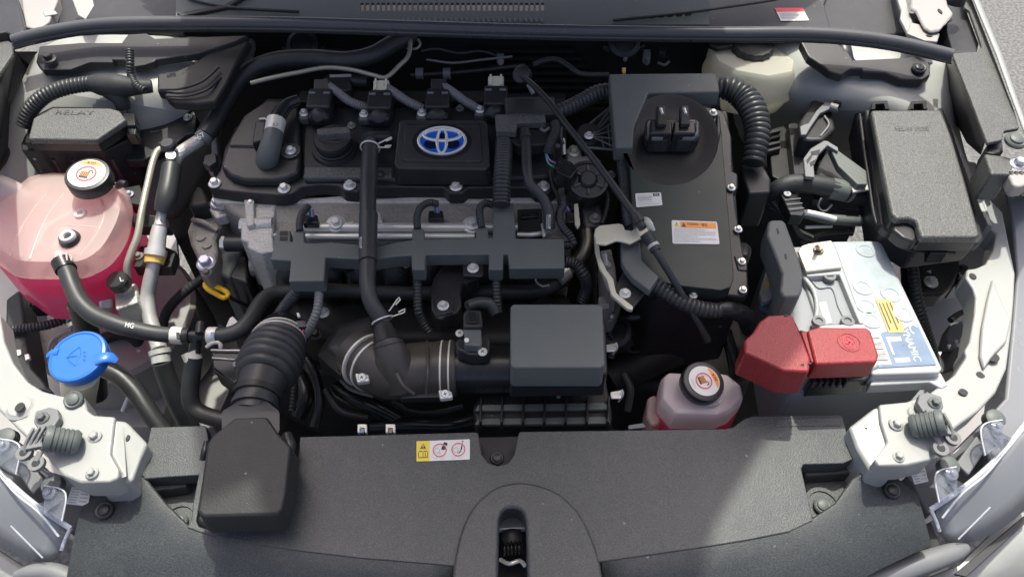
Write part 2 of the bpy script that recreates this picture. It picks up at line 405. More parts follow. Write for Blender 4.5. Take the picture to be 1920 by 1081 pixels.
# right side panel behind battery and front rail
bsheet('side_panel', [(1700, 470), (1840, 440), (1850, 520), (1830, 660), (1750, 700), (1715, 590)], .66, 'primer_paint', .02)
bsheet('side_panel', [(1800, 400), (1860, 430), (1856, 480), (1840, 515), (1800, 520), (1790, 470)], .76, 'white_paint', .05)
# upper rails: left and right, each a pressed white member with flange and end box
rail_r = [(1842, 397, .865), (1851, 422, .865), (1868, 438, .865), (1862, 468, .86), (1848, 494, .857), (1830, 502, .855), (1813, 504, .853), (1811, 520, .853),
          (1824, 540, .852), (1829, 556, .851), (1827, 590, .85), (1818, 640, .848), (1809, 656, .847), (1812, 668, .846), (1790, 702, .845), (1745, 735, .844),
          (1700, 752, .843), (1648, 757, .842), (1652, 790, .842), (1664, 828, .842), (1640, 862, .842), (1646, 874, .835), (1700, 873, .835), (1745, 862, .838),
          (1768, 838, .84), (1778, 812, .842), (1800, 795, .843), (1835, 770, .845), (1868, 735, .847), (1888, 690, .849), (1897, 620, .851), (1902, 560, .853),
          (1904, 512, .855), (1892, 455, .858), (1880, 396, .862)]
ru = poly('upper_rail', rail_r, None, .035, 'white_paint', body, .003, 3)
rail_l = [(-30, 560, .862), (0, 590, .86), (8, 640, .858), (25, 680, .856), (52, 715, .853), (80, 732, .85), (118, 742, .848), (135, 738, .846), (157, 742, .845), (164, 768, .844),
          (175, 777, .843), (216, 780, .842), (213, 800, .842), (206, 850, .842), (222, 880, .842), (224, 896, .835), (205, 904, .835), (150, 904, .835),
          (118, 890, .838), (96, 868, .84), (85, 850, .842), (60, 828, .844), (30, 800, .846), (0, 770, .85), (-40, 720, .856)]
lu = poly('upper_rail', rail_l, None, .035, 'white_paint', body, .003, 3)
# end boxes of the rails
def endbox(pts_top, m='white_paint'):
    return poly('rail_end_box', pts_top, None, .075, m, body, .005, 3)
endbox([(1592, 800, .832), (1640, 763, .836), (1660, 762, .838), (1672, 830, .838), (1652, 866, .832), (1690, 874, .828), (1632, 884, .822), (1606, 840, .826)])
endbox([(276, 830, .832), (236, 788, .836), (212, 785, .838), (206, 850, .838), (226, 888, .832), (170, 905, .826), (246, 903, .822), (262, 860, .826)])
def hole(px, py, z, rx, ry, m='plastic_dark', rot=0, name='hole'):
    c = P(px, py, z); a = PX(rx, c); b = PX(ry, c)/.8
    V = [c+Vector((a*math.cos(t)*math.cos(rot)-b*math.sin(t)*math.sin(rot), a*math.cos(t)*math.sin(rot)+b*math.sin(t)*math.cos(rot), .0008)) for t in [2*math.pi*i/20 for i in range(20)]]
    V2 = [v-Vector((0, 0, .002)) for v in V]
    return mk(name, V+V2, [list(range(20)), list(range(39, 19, -1))]+[[i, 20+i, 20+(i+1) % 20, (i+1) % 20] for i in range(20)], m, body)
def boss(px, py, z, r, h=.004, m='white_paint', hexa=True):
    c = P(px, py, z); R_ = PX(r, c)
    lathe('pressed_boss', c-Vector((0, 0, .002)), (0, 0, 1), [(R_*1.5, 0), (R_*1.2, h*.6), (R_*1.1, h)], m, body, 24)
    if hexa: bolt(body, px, py, z+h*.4, r*1.15, m=m, name='painted_bolt')
boss(1680, 795, .8425, 11); boss(1684, 855, .837, 10); boss(178, 818, .8425, 11); boss(173, 886, .837, 10)
boss(1858, 672, .8475, 14, .003, hexa=False); boss(37, 762, .851, 18, .003, hexa=False); boss(1717, 775, .8435, 12, .004, hexa=False)
for a in ((1861, 669, .8535, 12, 9), (1838, 703, .8465, 8, 6), (1824, 518, .8535, 6, 6), (1806, 735, .8465, 8, 6), (37, 763, .857, 8, 8), (1621, 796, .8315, 4, 8), (241, 818, .8315, 4, 8)):
    hole(*a)
# raised pressing along the right rail
poly('rail_pressing', [(1862, 520, .859), (1880, 565, .858), (1897, 600, .857), (1888, 640, .856), (1868, 660, .856), (1846, 690, .854), (1838, 665, .854), (1842, 610, .856), (1852, 560, .858)], None, .006, 'white_paint', body, .003, 3)
# fender flange strips between fuse box and rail
poly('apron_flange', [(1779, 232, .885), (1786, 240, .885), (1812, 300, .882), (1832, 345, .88), (1850, 385, .875), (1862, 425, .87), (1852, 420, .87), (1836, 385, .873), (1808, 312, .88), (1790, 262, .884)], None, .03, 'white_paint', body, .001)
poly('apron_flange', [(1806, 300, .872), (1830, 304, .872), (1845, 330, .872), (1858, 375, .868), (1880, 398, .864), (1890, 450, .858), (1866, 440, .862), (1850, 400, .868), (1832, 352, .872)], None, .03, 'white_paint', body, .002)
# fenders: painted outer skin
fr = sheet('fender', [[(1800, -40, .985), (1826, 0, .985), (1868, 100, .985), (1900, 190, .98), (1920, 245, .975), (1960, 360, .96)],
                      [(1806, -40, .985), (1832, 0, .985), (1874, 100, .985), (1906, 190, .98), (1928, 250, .975), (1970, 365, .96)],
                      [(1812, -40, .94), (1836, 0, .94), (1878, 100, .94), (1909, 190, .935), (1932, 250, .93), (1975, 365, .92)],
                      [(1812, -40, .5), (1838, 0, .5), (1879, 100, .5), (1911, 190, .5), (1933, 250, .5), (1975, 365, .5)]], 'white_paint', body, .002)
sheet('fender', [[(-60, -20, .985), (-50, 60, .985), (-40, 160, .98), (-40, 300, .97)], [(-90, -20, .97), (-80, 60, .97), (-80, 160, .965), (-80, 300, .955)], [(-120, -20, .6), (-120, 60, .6), (-120, 160, .6), (-120, 300, .6)]], 'white_paint', body, .002)
# front bumper and bonnet-edge paint below the lamps
sheet('bumper_skin', [[(1700, 1100, .70), (1800, 1060, .71), (1860, 1000, .72), (1960, 905, .73)], [(1730, 1140, .69), (1830, 1100, .69), (1900, 1060, .70), (2000, 970, .71)], [(1760, 1240, .5), (1880, 1200, .5), (1980, 1140, .5), (2080, 1060, .5)]], 'white_paint', body, .003)
sheet('bumper_skin', [[(-60, 985, .73), (0, 1035, .72), (40, 1060, .715), (110, 1085, .71)], [(-90, 1040, .71), (-30, 1075, .705), (20, 1100, .70), (90, 1130, .70)], [(-200, 1140, .5), (-100, 1160, .5), (-20, 1200, .5), (60, 1230, .5)]], 'white_paint', body, .003)
poly('bumper_gap_seal', [(1790, 1075), (1812, 1081), (1925, 978), (1925, 962)], .728, .004, 'plastic_black', body, .001)

# ------------------------------------------------------------------ open hood: stands above the frame, its shade falls over the engine
th = rad(57); HU = Vector((0, -math.cos(th), math.sin(th))); HN = Vector((0, math.sin(th), math.cos(th))); ho = Vector((0, 1.26, 1.10))
hood = thing('open_hood', 'white hood propped open above the engine bay', 'hood', ho)
def hood_pt(px, py, z):
    q = P(px, py, z); return q+SD*((ho-q).dot(HN)/SD.dot(HN))
hl_ = [hood_pt(*a) for a in ((372, 100, .92), (362, 200, .90), (350, 290, .87), (328, 420, .85), (340, 600, .81), (356, 760, .83), (364, 850, .868), (372, 930, .868), (500, 1012, .78))]
hr_ = [hood_pt(*a) for a in ((1335, 1010, .78), (1432, 830, .81), (1508, 650, .90), (1500, 470, .87), (1446, 330, .88), (1395, 230, .92), (1345, 150, .94), (1325, 90, .94))]
tipl, tipr = hl_[-1], hr_[0]
front = [tipl.lerp(tipr, .12)+HU*.16, tipl.lerp(tipr, .3)+HU*.24, tipl.lerp(tipr, .5)+HU*.26, tipl.lerp(tipr, .7)+HU*.24, tipl.lerp(tipr, .88)+HU*.16]
hp = [ho+Vector((-.66, 0, 0)), ho+Vector((-.60, 0, 0))+HU*.06]+hl_+front+hr_+[ho+Vector((.50, 0, 0))+HU*.06, ho+Vector((.56, 0, 0))]
hc_ = sum(hp, Vector())/len(hp)
poly('skin', hp, None, 0, 'white_paint', hood, .003, ex=-HN*.006)
poly('inner_frame', [hc_+(q-hc_)*.93-HN*.012 for q in hp], None, 0, 'white_paint', hood, .006, ex=-HN*.012)
poly('dark_pad', [hc_+(q-hc_)*.86-HN*.025 for q in hp], None, 0, 'fabric', hood, .004, ex=-HN*.008)  # unseen dark pad, added so the glossy parts below reflect darker

# ------------------------------------------------------------------ cowl, seal, fender covers
cow = thing('windshield_cowl', 'dark grey cowl panel with a row of air slots under the windshield', 'cowl', (0, 1.1, .96))
CZ = PL(960, 30, .985, 6)
V = []; Fc = []
def quad(a, b, c, d, z):
    k = len(V); top = W([a, b, c, d], z); V.extend(top); V.extend([p-Vector((0, 0, .004)) for p in top])
    for f in ((0, 1, 2, 3), (7, 6, 5, 4), (0, 4, 5, 1), (1, 5, 6, 2), (2, 6, 7, 3), (3, 7, 4, 0)): Fc.append([k+i for i in f])
def CY(x, y): return y+((x-960)/960)**2*9-(4 if x > 1100 else 0)*0
x0, pitch, ns = 676, 9.95, 35
x1 = x0+pitch*ns
quad((330, -60), (1330, -60), (1330, 5.5), (330, 5.5), CZ); quad((330, 20.5), (1330, 20.5), (1330, 46), (330, 46), CZ)
quad((330, 5.5), (x0, 5.5), (x0, 20.5), (330, 20.5), CZ); quad((x1, 5.5), (1330, 5.5), (1330, 20.5), (x1, 20.5), CZ)
for i in range(ns): quad((x0+pitch*i+6, 5.5), (x0+pitch*(i+1), 5.5), (x0+pitch*(i+1), 20.5), (x0+pitch*i+6, 20.5), CZ)
poly('plenum_floor', [(300, -60), (1400, -60), (1400, 40), (300, 40)], lift(CZ, -.06), .004, 'plastic_dark', cow, 0)
mk('slotted_panel', V, Fc, 'plastic_matte', cow, smooth=False)
for i in range(27):
    x = 752+10*i; poly('tooth', [(x, 34), (x+5, 32), (x+7, 40), (x+2, 41)], lift(CZ, .003), .003, 'plastic_grey', cow, .0005)
for i in range(7):
    x = 1183+17*i; poly('slot', [(x, 36-1.2*i), (x+11, 35-1.2*i), (x+11, 30.5-1.2*i), (x, 31.5-1.2*i)], lift(CZ, .0015), .001, 'plastic_dark', cow, 0)
poly('side_cover', [(1308, 60), (1318, 20), (1335, -30), (1560, -30), (1545, 10), (1560, 60)], lift(CZ, .008-.035), .01, 'plastic_black', cow, .002)
poly('side_cover', [(1545, 64), (1535, 0), (1560, -30), (1690, -30), (1700, 20), (1735, 64)], lift(CZ, -.002-.035), .01, 'plastic_black', cow, .003)
poly('side_cover', [(92, 60), (108, 30), (120, -30), (345, -30), (345, 60)], lift(CZ, -.002-.035), .01, 'plastic_black', cow, .003)
poly('ridge', [(330, 24), (420, 8), (470, -20), (478, -20), (430, 12), (338, 30)], lift(CZ, .006), .006, 'plastic_black', cow, .002)
tube('ridge', [(350, -4, lift(CZ, .004)), (380, 5, lift(CZ, .004)), (440, 15, lift(CZ, .004)), (560, 22, lift(CZ, .004))], 3, 'plastic_black', cow)
poly('painted_shine_patch', [(128, -20), (170, -20), (176, 10), (160, 36), (146, 28)], lift(CZ, .003), .003, 'white_paint', cow, .002)  # white patch painted in as a bright shine on the cowl
tube('ridge', [(1150, 38, lift(CZ, .002)), (1300, 22, lift(CZ, .004)), (1440, 2, lift(CZ, .004)), (1500, -10, lift(CZ, .004))], 2.5, 'plastic_black', cow)
f = quadf([(1452, 16), (1505, 16), (1517, 39), (1464, 40)], lift(CZ, -.0265))
lb = flat('warning_label', f, [rect(0, 0, 1, 1)], 'label_white', cow); flat('red_band', f, [rect(0, 0, 1, .3)], 'label_red', lb, .001)
flat('small_print', f, [rect(.06, .4+.11*i, .94-.1*(i % 3), .44+.11*i) for i in range(5)], 'ink_grey', lb, .001)

seal = thing('hood_weatherstrip', 'long black rubber hood seal running along the cowl edge', 'weatherstrip', (0, .99, .97))
SP = [(26, 76, .985), (62, 66, .99), (110, 56, .994), (170, 47, .997), (250, 43, 1), (400, 42, 1), (560, 44, 1), (760, 50, 1), (960, 56, 1), (1160, 60, 1), (1360, 62, 1), (1500, 62, 1), (1600, 68, .998), (1690, 81, .994), (1784, 103, .988)]
tube('bulb', SP, [11]*3+[11]+[11.5]*10+[11], 'seal_rubber', seal, seg=20, step=.02)
tube('lip', [(a, b+10, z-.006) for a, b, z in SP], 5, 'seal_rubber', seal, step=.02)
tube('flange_edge', [(a, b+16, z-.012) for a, b, z in SP], 2.2, 'plastic_black', seal, step=.02)
poly('end_clip', [(1773, 108, .975), (1784, 106, .975), (1786, 115, .975), (1776, 115, .975)], None, .003, 'white_paint', seal, .001)
poly('end_clip', [(1728, 102, .975), (1732, 100, .975), (1735, 105, .975), (1729, 106, .975)], None, .003, 'white_paint', seal, .001)
poly('end_clip', [(1740, 115, .973), (1746, 113, .973), (1750, 118, .973), (1743, 119, .973)], None, .003, 'white_paint', seal, .001)

def cover_clip(parent, px, py, z, r, m='plastic_black', n=(0, -.15, 1), name='push_clip'):
    c = P(px, py, z); R_ = PX(r, c)
    o = lathe(name, c, n, [(R_, 0), (R_, R_*.3), (R_*.88, R_*.42), (R_*.72, R_*.36), (R_*.68, R_*.36), (R_*.62, R_*.55), (R_*.5, R_*.62), (R_*.05, R_*.64)], m, parent, 28)
    return o
# black brace covers under the seal on both sides
bl = thing('cowl_brace_cover', 'black plastic brace bolted to white inner fender beside the relay box harness', 'brace', P(160, 105, .94))
poly('plate', [(67, 116), (74, 86), (150, 80), (228, 80), (240, 64), (275, 62), (290, 72), (465, 66), (440, 78), (372, 100), (292, 112), (288, 116), (270, 122), (252, 125), (240, 119), (232, 112), (210, 112), (212, 117), (168, 117), (132, 130), (80, 131)], PL(160, 105, .958, 14), .012, 'plastic_black', bl, .003)
bolt(bl, 93, 111, .962, 13, m='plastic_black')
br_ = thing('cowl_brace_cover', 'black plastic brace with a round clip beside the fluid reservoir', 'brace', P(1640, 105, .94))
poly('plate', [(1500, 76), (1560, 74), (1575, 84), (1590, 95), (1600, 112), (1690, 108), (1720, 104), (1745, 118), (1745, 140), (1730, 150), (1690, 148), (1660, 136), (1618, 134), (1616, 129), (1595, 130), (1578, 140), (1555, 133), (1545, 125), (1515, 105)], PL(1640, 105, .958, 14), .014, 'plastic_black', br_, .003)
cover_clip(br_, 1722, 130, PL(1640, 105, .9595, 14), 13)
cb = tube('brace_rubber_boot', [(1576, 76, .955), (1582, 100, .952), (1590, 124, .94)], [16, 15, 13], 'plastic_black', br_)

# right fender cover: sunlight painted into the paler top, shaded inner wall darker
fc = thing('fender_cover', 'sunlit grained fender trim strip with an open pocket beside the white fender edge', 'fender trim', P(1850, 150, .93))
FZ = .972
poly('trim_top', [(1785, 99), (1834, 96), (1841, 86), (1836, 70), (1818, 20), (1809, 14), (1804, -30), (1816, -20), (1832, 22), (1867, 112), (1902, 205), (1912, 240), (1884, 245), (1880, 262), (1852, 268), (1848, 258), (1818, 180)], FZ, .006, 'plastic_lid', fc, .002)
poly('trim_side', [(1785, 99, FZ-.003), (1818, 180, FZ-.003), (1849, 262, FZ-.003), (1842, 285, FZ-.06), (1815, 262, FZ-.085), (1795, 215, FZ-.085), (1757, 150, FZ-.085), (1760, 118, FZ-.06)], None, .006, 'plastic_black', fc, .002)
poly('trim_step', [(1852, 269, FZ-.012), (1880, 263, FZ-.012), (1882, 284, FZ-.012), (1866, 288, FZ-.012), (1848, 286, FZ-.014)], None, .03, 'plastic_black', fc, .002)
poly('trim_tail', [(1846, 287), (1866, 290), (1884, 292), (1905, 300), (1896, 327), (1859, 326), (1852, 305)], FZ-.014, .045, 'plastic_lid', fc, .003)
poly('pocket_wall', [(1780, -30, .95), (1800, -30, .955), (1812, 18, .958), (1836, 82, .958), (1832, 97, .958), (1786, 99, .958), (1775, 60, .945)], None, .03, 'plastic_black', fc, .002)
cover_clip(fc, 1902, 266, FZ+.001, 19, 'plastic_matte')
hb = thing('fender_bolt_bracket', 'pale steel bracket with a star bolt beside the fender trim', 'bracket', P(1905, 325, .95))
poly('plate', [(1884, 298), (1930, 294), (1930, 345), (1912, 350), (1900, 346), (1888, 318)], .957, .02, 'primer_paint', hb, .004)
bolt(hb, 1908, 308, .9575, 15, m='steel_lilac')
for i in range(4): tube('rib', [(1896+9*i, 320, .96), (1898+9*i, 345, .945), (1899+9*i, 365, .92)], 3.4, 'cast_dark', hb)
# left fender cover
fl = thing('fender_cover', 'black fender trim wall standing beside the relay box lid', 'fender trim', P(10, 200, .9))
poly('trim_top', [(-60, 66), (6, 70), (22, 80), (24, 100), (12, 118), (-10, 150), (-20, 330), (-60, 330)], .972, .006, 'plastic_lid', fl, .002)
poly('trim_side', [(14, 82, .966), (30, 96, .955), (70, 96, .93), (68, 128, .91), (96, 138, .89), (70, 150, .885), (56, 165, .88), (40, 225, .87), (10, 300, .86), (-20, 340, .86), (-20, 200, .965)], None, .005, 'plastic_black', fl, .001)
hl = thing('hinge_bracket', 'black steel hood hinge arm standing by the cowl end', 'hinge', P(10, 20, .97))
poly('arm', [(-40, -30), (20, -30), (32, 0), (46, 55), (30, 70), (10, 60), (-40, 70)], .985, .02, 'plastic_black', hl, .003)
poly('hinge_foot', [(48, 50), (42, 20), (36, -30), (105, -30), (108, 0), (92, 40), (70, 56)], .972, .02, 'primer_paint', hl, .003)
poly('slot_bead', [(80, 22), (104, 20), (108, 26), (84, 30)], .9735, .003, 'white_paint', hl, .001)
hr = thing('hinge_bracket', 'pale grey steel hood hinge plate with slotted holes by the fender pocket', 'hinge', P(1745, 30, .97))
poly('plate', [(1709, 14), (1712, -40), (1768, -40), (1778, 10), (1788, 25), (1775, 42), (1764, 55), (1746, 58), (1734, 50), (1728, 40), (1718, 20)], .992, .006, 'primer_paint', hr, .003)
poly('foot', [(1700, 62), (1709, 42), (1728, 46), (1746, 60), (1763, 62), (1758, 78), (1735, 76)], .984, .006, 'primer_paint', hr, .002)
poly('fold', [(1674, -30), (1690, 20), (1688, 34), (1702, 62), (1730, 72), (1712, 42), (1704, 20), (1694, -30)], .978, .006, 'white_paint', hr, .002)
for a in ((1763, 21, 3, 7), (1743, 66, 6, 3)):
    c = P(a[0], a[1], .9935 if a[1] < 50 else .9855); poly('slot', [c+Vector((PX(a[2], c)*math.cos(t), PX(a[3], c)*1.3*math.sin(t), 0)) for t in [i*math.pi/6 for i in range(12)]], None, .001, 'plastic_dark', hr, 0)
lathe('bump_cushion', P(1790, 5, .985), (0, 0, 1), [(.015, 0), (.015, .02), (.012, .024)], 'rubber', hr)

# ================================================================== LEFT SIDE
rb = thing('relay_box', 'black relay box with a pale sparkling grained lid beside the coolant tank', 'relay box', P(140, 290, .78))
LZ = PL(140, 240, .925, 8)
lt = [(62, 221), (99, 201), (206, 202), (224, 207), (236, 224), (180, 262), (52, 260)]
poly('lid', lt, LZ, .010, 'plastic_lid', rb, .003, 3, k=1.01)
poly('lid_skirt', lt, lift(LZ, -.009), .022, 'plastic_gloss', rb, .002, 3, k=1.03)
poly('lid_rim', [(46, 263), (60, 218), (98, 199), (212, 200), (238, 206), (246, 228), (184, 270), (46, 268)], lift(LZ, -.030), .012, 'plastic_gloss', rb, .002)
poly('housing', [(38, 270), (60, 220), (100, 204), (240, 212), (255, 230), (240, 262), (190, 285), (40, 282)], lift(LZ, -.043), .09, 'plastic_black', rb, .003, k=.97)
for i, x in enumerate((60, 95, 130, 160, 205)): poly('rib', [(x, 296), (x+7, 296), (x+9, 300), (x+2, 300)], lift(LZ, -.046), .07, 'plastic_black', rb, .001)
f = quadf([(104, 205), (182, 206), (180, 216), (102, 215)], lift(LZ, .0004)); lettering('RELAY', f, .02, .1, .95, .9, 'plastic_lid', rb, h=.0012)
poly('latch', [(228, 210), (252, 212), (254, 234), (236, 236)], lift(LZ, -.015), .02, 'plastic_gloss', rb, .002)
poly('latch', [(232, 238), (256, 240), (254, 252), (236, 252)], lift(LZ, -.02), .02, 'plastic_gloss', rb, .002)
poly('mounting_plate', [(240, 240), (262, 212), (300, 205), (340, 199), (362, 204), (370, 220), (366, 248), (350, 252), (330, 268), (268, 300), (235, 300)], PL(300, 250, .87, 12), .015, 'plastic_black', rb, .003)
bolt(rb, 352, 221, PL(300, 250, .871, 12), 8)
poly('lower_ledge', [(0, 330), (10, 300), (45, 298), (90, 302), (110, 315), (160, 318), (215, 330), (250, 300), (270, 300), (262, 320), (215, 345), (150, 345), (60, 345)], .80, .02, 'plastic_black', rb, .003)

DZ = .03
hw = thing('harness_conduit', 'thick ribbed black conduit arching over white fender into a taped joint', 'conduit', P(150, 165, .86))
tube('ribbed_hose', [(44, 236, 0.905), (58, 205, 0.925), (84, 180, 0.940), (120, 165, 0.945), (160, 158, 0.945), (185, 157, 0.945)], [13, 14, 14, 14, 14, 15], 'conduit', hw, corr=.0055, amp=.07)
tube('taped_joint', [(172, 157, 0.945), (195, 160, 0.945), (225, 162, 0.945), (255, 163, 0.943), (285, 162, 0.940)], [15, 21, 23, 15, 12], 'tape', hw)
tube('branch', [(205, 168, 0.940), (225, 185, 0.930), (232, 205, 0.915)], [18, 15, 12], 'tape', hw)
tag(tube('ribbed_tube', [(243, 95, 0.980), (244, 118, 0.970), (246, 142, 0.955), (256, 160, 0.950), (272, 170, 0.945)], 7, 'conduit', corr=.004), 'thin ribbed black tube dropping from the brace into the taped conduit', 'conduit')
dc = thing('harness_channel', 'curved black plastic cable channel meeting the taped conduit', 'cable channel', P(360, 150, 0.905))
poly('channel', [(294, 138), (330, 132), (362, 118), (392, 96), (420, 84), (470, 74), (446, 112), (424, 158), (404, 190), (370, 194), (322, 190), (312, 182), (306, 172), (294, 170)], PL(360, 150, .944, 12), .016, 'plastic_dark', dc, .004)  # darker plastic than its edges, shade put into the colour
tube('raised_edge', [(300, 168, 0.942), (340, 166, 0.945), (380, 152, 0.950), (410, 126, 0.955)], 2.5, 'plastic_black', dc)
tube('raised_edge', [(312, 180, 0.940), (350, 180, 0.941), (388, 168, 0.945), (414, 146, 0.945)], 2.5, 'plastic_black', dc)
poly('latch', [(310, 136), (330, 134), (332, 144), (312, 148)], PL(360, 150, 0.944, 12), .006, 'plastic_gloss', dc, .001)
poly('latch', [(338, 133), (356, 126), (358, 136), (340, 142)], PL(360, 150, 0.944, 12), .006, 'plastic_gloss', dc, .001)
bolt(dc, 418, 158, .90, 8, m='plastic_black')

hh = thing('heater_hose', 'big smooth black heater hose sweeping from the cowl down beside the valve cover', 'hose', P(430, 200, .88))
tube('hose', [(384, 254, .885), (400, 232, .89), (422, 190, .90), (446, 154, .91), (480, 127, .92), (530, 112, .925), (590, 110, .928), (650, 114, .93), (698, 104, .935), (735, 84, .94), (775, 66, .945)], 17, 'rubber', hh)
tube('cut_end', [(378, 262, .882), (386, 252, .886)], 16, 'plastic_grey', hh)
f = quadf([(362, 258), (384, 246), (390, 252), (370, 266)], .905); lettering('67', f, .2, 0, .8, 1, 'print_white', hh)
ac = thing('refrigerant_line', 'silver refrigerant pipe with yellow clip and black foam sleeve beside the coolant tank', 'pipe', P(300, 480, .7))
tube('upper_pipe', [(376, 262, .88), (360, 272, .88), (342, 284, .878), (330, 296, .875), (324, 312, .87)], 12, 'cast_alu', ac)
tube('valve_stem', [(322, 300, .878), (320, 290, .892)], [10, 9], 'zinc', ac)
lathe('valve_cap', P(318, 277, .893), (0, -.1, 1), [(.010, 0), (.012, .002), (.012, .008), (.009, .011)], 'plastic_black', ac, 16, knurl=-.06)
tube('foam_sleeve', [(322, 312, .875), (318, 340, .868), (312, 372, .858), (306, 396, .845)], [18, 18, 19, 17], 'rubber', ac)
tube('fitting', [(304, 394, .842), (301, 412, .834), (300, 424, .83)], [9, 9.5, 11], 'alu_pipe', ac)
tube('fitting', [(300, 424, .83), (296, 446, .82), (293, 468, .81)], [13, 15, 16], 'alu_pipe', ac)
tube('collar', [(293, 468, .81), (291, 480, .805)], [20, 20], 'alu_pipe', ac)
tube('yellow_clip', [(291, 481, .803), (289, 494, .798)], [19, 17], 'yellow_clip', ac)
tube('lower_pipe', [(290, 486, .80), (286, 505, .79), (281, 530, .775), (277, 556, .76), (280, 590, .745), (290, 625, .73), (298, 652, .72)], [12, 12, 13, 13, 13, 14, 14], 'alu_pipe', ac)
tube('end_fitting', [(299, 655, .718), (301, 664, .714)], [20, 20], 'alu_pipe', ac); tube('end_fitting', [(301, 666, .713), (303, 680, .707)], [18, 17], 'zinc', ac)
tube('rubber_hose', [(303, 678, .71), (312, 705, .69), (328, 745, .66), (350, 790, .62), (370, 830, .58)], 18, 'rubber', ac)
tag(tube('metal_pipe', [(330, 276, .865), (300, 280, .87), (288, 300, .868), (277, 345, .86), (266, 395, .85), (258, 440, .835), (244, 478, .82), (238, 500, .81), (240, 530, .79)], 6.5, 'tube_beige'), 'thin bare metal pipe running down beside the foam sleeved pipe', 'pipe')
tag(poly('pipe_clamp', [(243, 405, .835), (262, 398, .84), (290, 402, .838), (318, 405, .835), (318, 425, .83), (262, 424, .83), (243, 420, .828)], None, .02, 'plastic_black', None, .003), 'black plastic clamp holding the thin pipe to the silver line', 'clamp')
sp = thing('service_port', 'aluminium refrigerant port block with a black hex cap marked L', 'port', P(230, 570, .72))
poly('block', [(214, 548), (244, 530), (256, 530), (258, 566), (216, 580)], .775, .05, 'cast_alu', sp, .003)
lathe('nut', P(206, 566, .752), (-.9, -.3, .3), [(.012, -.004), (.014, 0), (.014, .010), (.011, .013)], 'alu_pipe', sp, 6)
lathe('neck', P(236, 545, .772), (-.1, -.1, 1), [(.011, 0), (.011, .012), (.013, .012), (.013, .016)], 'alu_pipe', sp, 20)
cp = lathe('port_cap', P(229, 534, .79), (-.08, -.2, 1), [(.0145, 0), (.0155, .002), (.0155, .014), (.013, .017)], 'plastic_black', sp, 10)
f = quadf([(216, 520), (238, 514), (242, 528), (220, 533)], .809); lettering('L', f, .35, .25, .65, .85, 'print_white', cp, h=.002)
tube('drop_pipe', [(246, 572, .745), (248, 590, .735), (250, 608, .72)], 7, 'alu_pipe', sp)
tag(tube('braided_cable', [(386, 512, .74), (376, 524, .742), (352, 542, .735), (326, 566, .72), (310, 590, .70), (304, 620, .68)], [5, 8, 9, 9, 9, 8], 'tape', corr=.006, amp=.05), 'dark braided ground strap running from the engine mount bracket', 'cable')

# coolant reservoir
tank = thing('coolant_tank', 'large translucent coolant tank full of bright pink fluid with a black cap', 'coolant tank', P(130, 520, .70))
TZ = PL(120, 420, .865, 10)
REF = [lift(TZ, -.02)]
o1 = [(-30, 400), (20, 372), (48, 350), (62, 338), (110, 332), (140, 345), (172, 352), (205, 345), (228, 352), (241, 374), (242, 405), (238, 430), (205, 478), (175, 500), (140, 512), (60, 512), (22, 506), (-2, 486), (-30, 460)]
def ringat(pts, z, k=1, ref=None):
    """outline read off at level ref, stood upright at level z"""
    w = W(pts, ref or REF[0]); dz = (z[0].z-REF[0][0].z) if isinstance(z, tuple) else None
    w = [Vector((q.x, q.y, q.z+dz if dz is not None else z)) for q in w]; c = sum(w, Vector())/len(w); return [Vector((c.x+(p.x-c.x)*k, c.y+(p.y-c.y)*k, p.z)) for p in w]
def fine(pts, n=64):
    q = [Vector((a, b, 0)) for a, b in pts]; q = q+[q[0]]
    return [(v.x, v.y) for v in spline(q, 6)[0][:-1]]
def resample(pts, n=72):
    q = [Vector((a, b, 0)) for a, b in pts]; q = q+[q[0]]
    s_ = spline(q, 2)[0]; k = len(s_)-1
    return [(s_[int(i*k/n)].x, s_[int(i*k/n)].y) for i in range(n)]
o1 = resample([(-34, 420), (-10, 385), (22, 366), (48, 346), (62, 336), (110, 330), (172, 338), (222, 346), (240, 362), (246, 384), (245, 410), (236, 444), (218, 474), (198, 494), (168, 510), (140, 516), (60, 516), (26, 512), (2, 496), (-30, 470)])
o1b = resample([(-26, 424), (0, 396), (28, 376), (54, 358), (70, 346), (112, 340), (168, 348), (206, 356), (218, 366), (224, 384), (222, 404), (210, 432), (194, 458), (178, 474), (156, 486), (134, 490), (62, 490), (34, 486), (14, 474), (-22, 452)])
dn = lambda ring, d, k=1: [Vector((q.x, q.y, q.z-d)) for q in ([sum(ring, Vector())/len(ring)+(w-sum(ring, Vector())/len(ring))*k for w in ring] if k != 1 else ring)]
FLG = W(o1, lift(TZ, -.030)); TOP = W(o1b, TZ)
mid = [a_.lerp(b_, .5)+Vector((0, 0, .004)) for a_, b_ in zip(FLG, TOP)]; cT = sum(TOP, Vector())/len(TOP)
loft('upper_shell', [dn(FLG, .009, .985), dn(FLG, .006), FLG, [a_.lerp(b_, .12)+Vector((0, 0, .003)) for a_, b_ in zip(FLG, TOP)], [a_.lerp(b_, .2)+Vector((0, 0, .008)) for a_, b_ in zip(FLG, TOP)], [a_.lerp(b_, .75)+Vector((0, 0, .005)) for a_, b_ in zip(FLG, TOP)], TOP, [cT+(q-cT)*.9+Vector((0, 0, .0015)) for q in TOP], [cT+(q-cT)*.4+Vector((0, 0, .0015)) for q in TOP]], 'tank_pink', tank, ang=50)
loft('lower_shell', [dn(FLG, .105, .93), dn(FLG, .096, .955), dn(FLG, .05, .965), dn(FLG, .010, .97)], 'tank_low', tank, ang=60)
loft('fluid', [dn(FLG, .050, .94), dn(FLG, .024, .955)], 'tank_low', tank, ang=60)
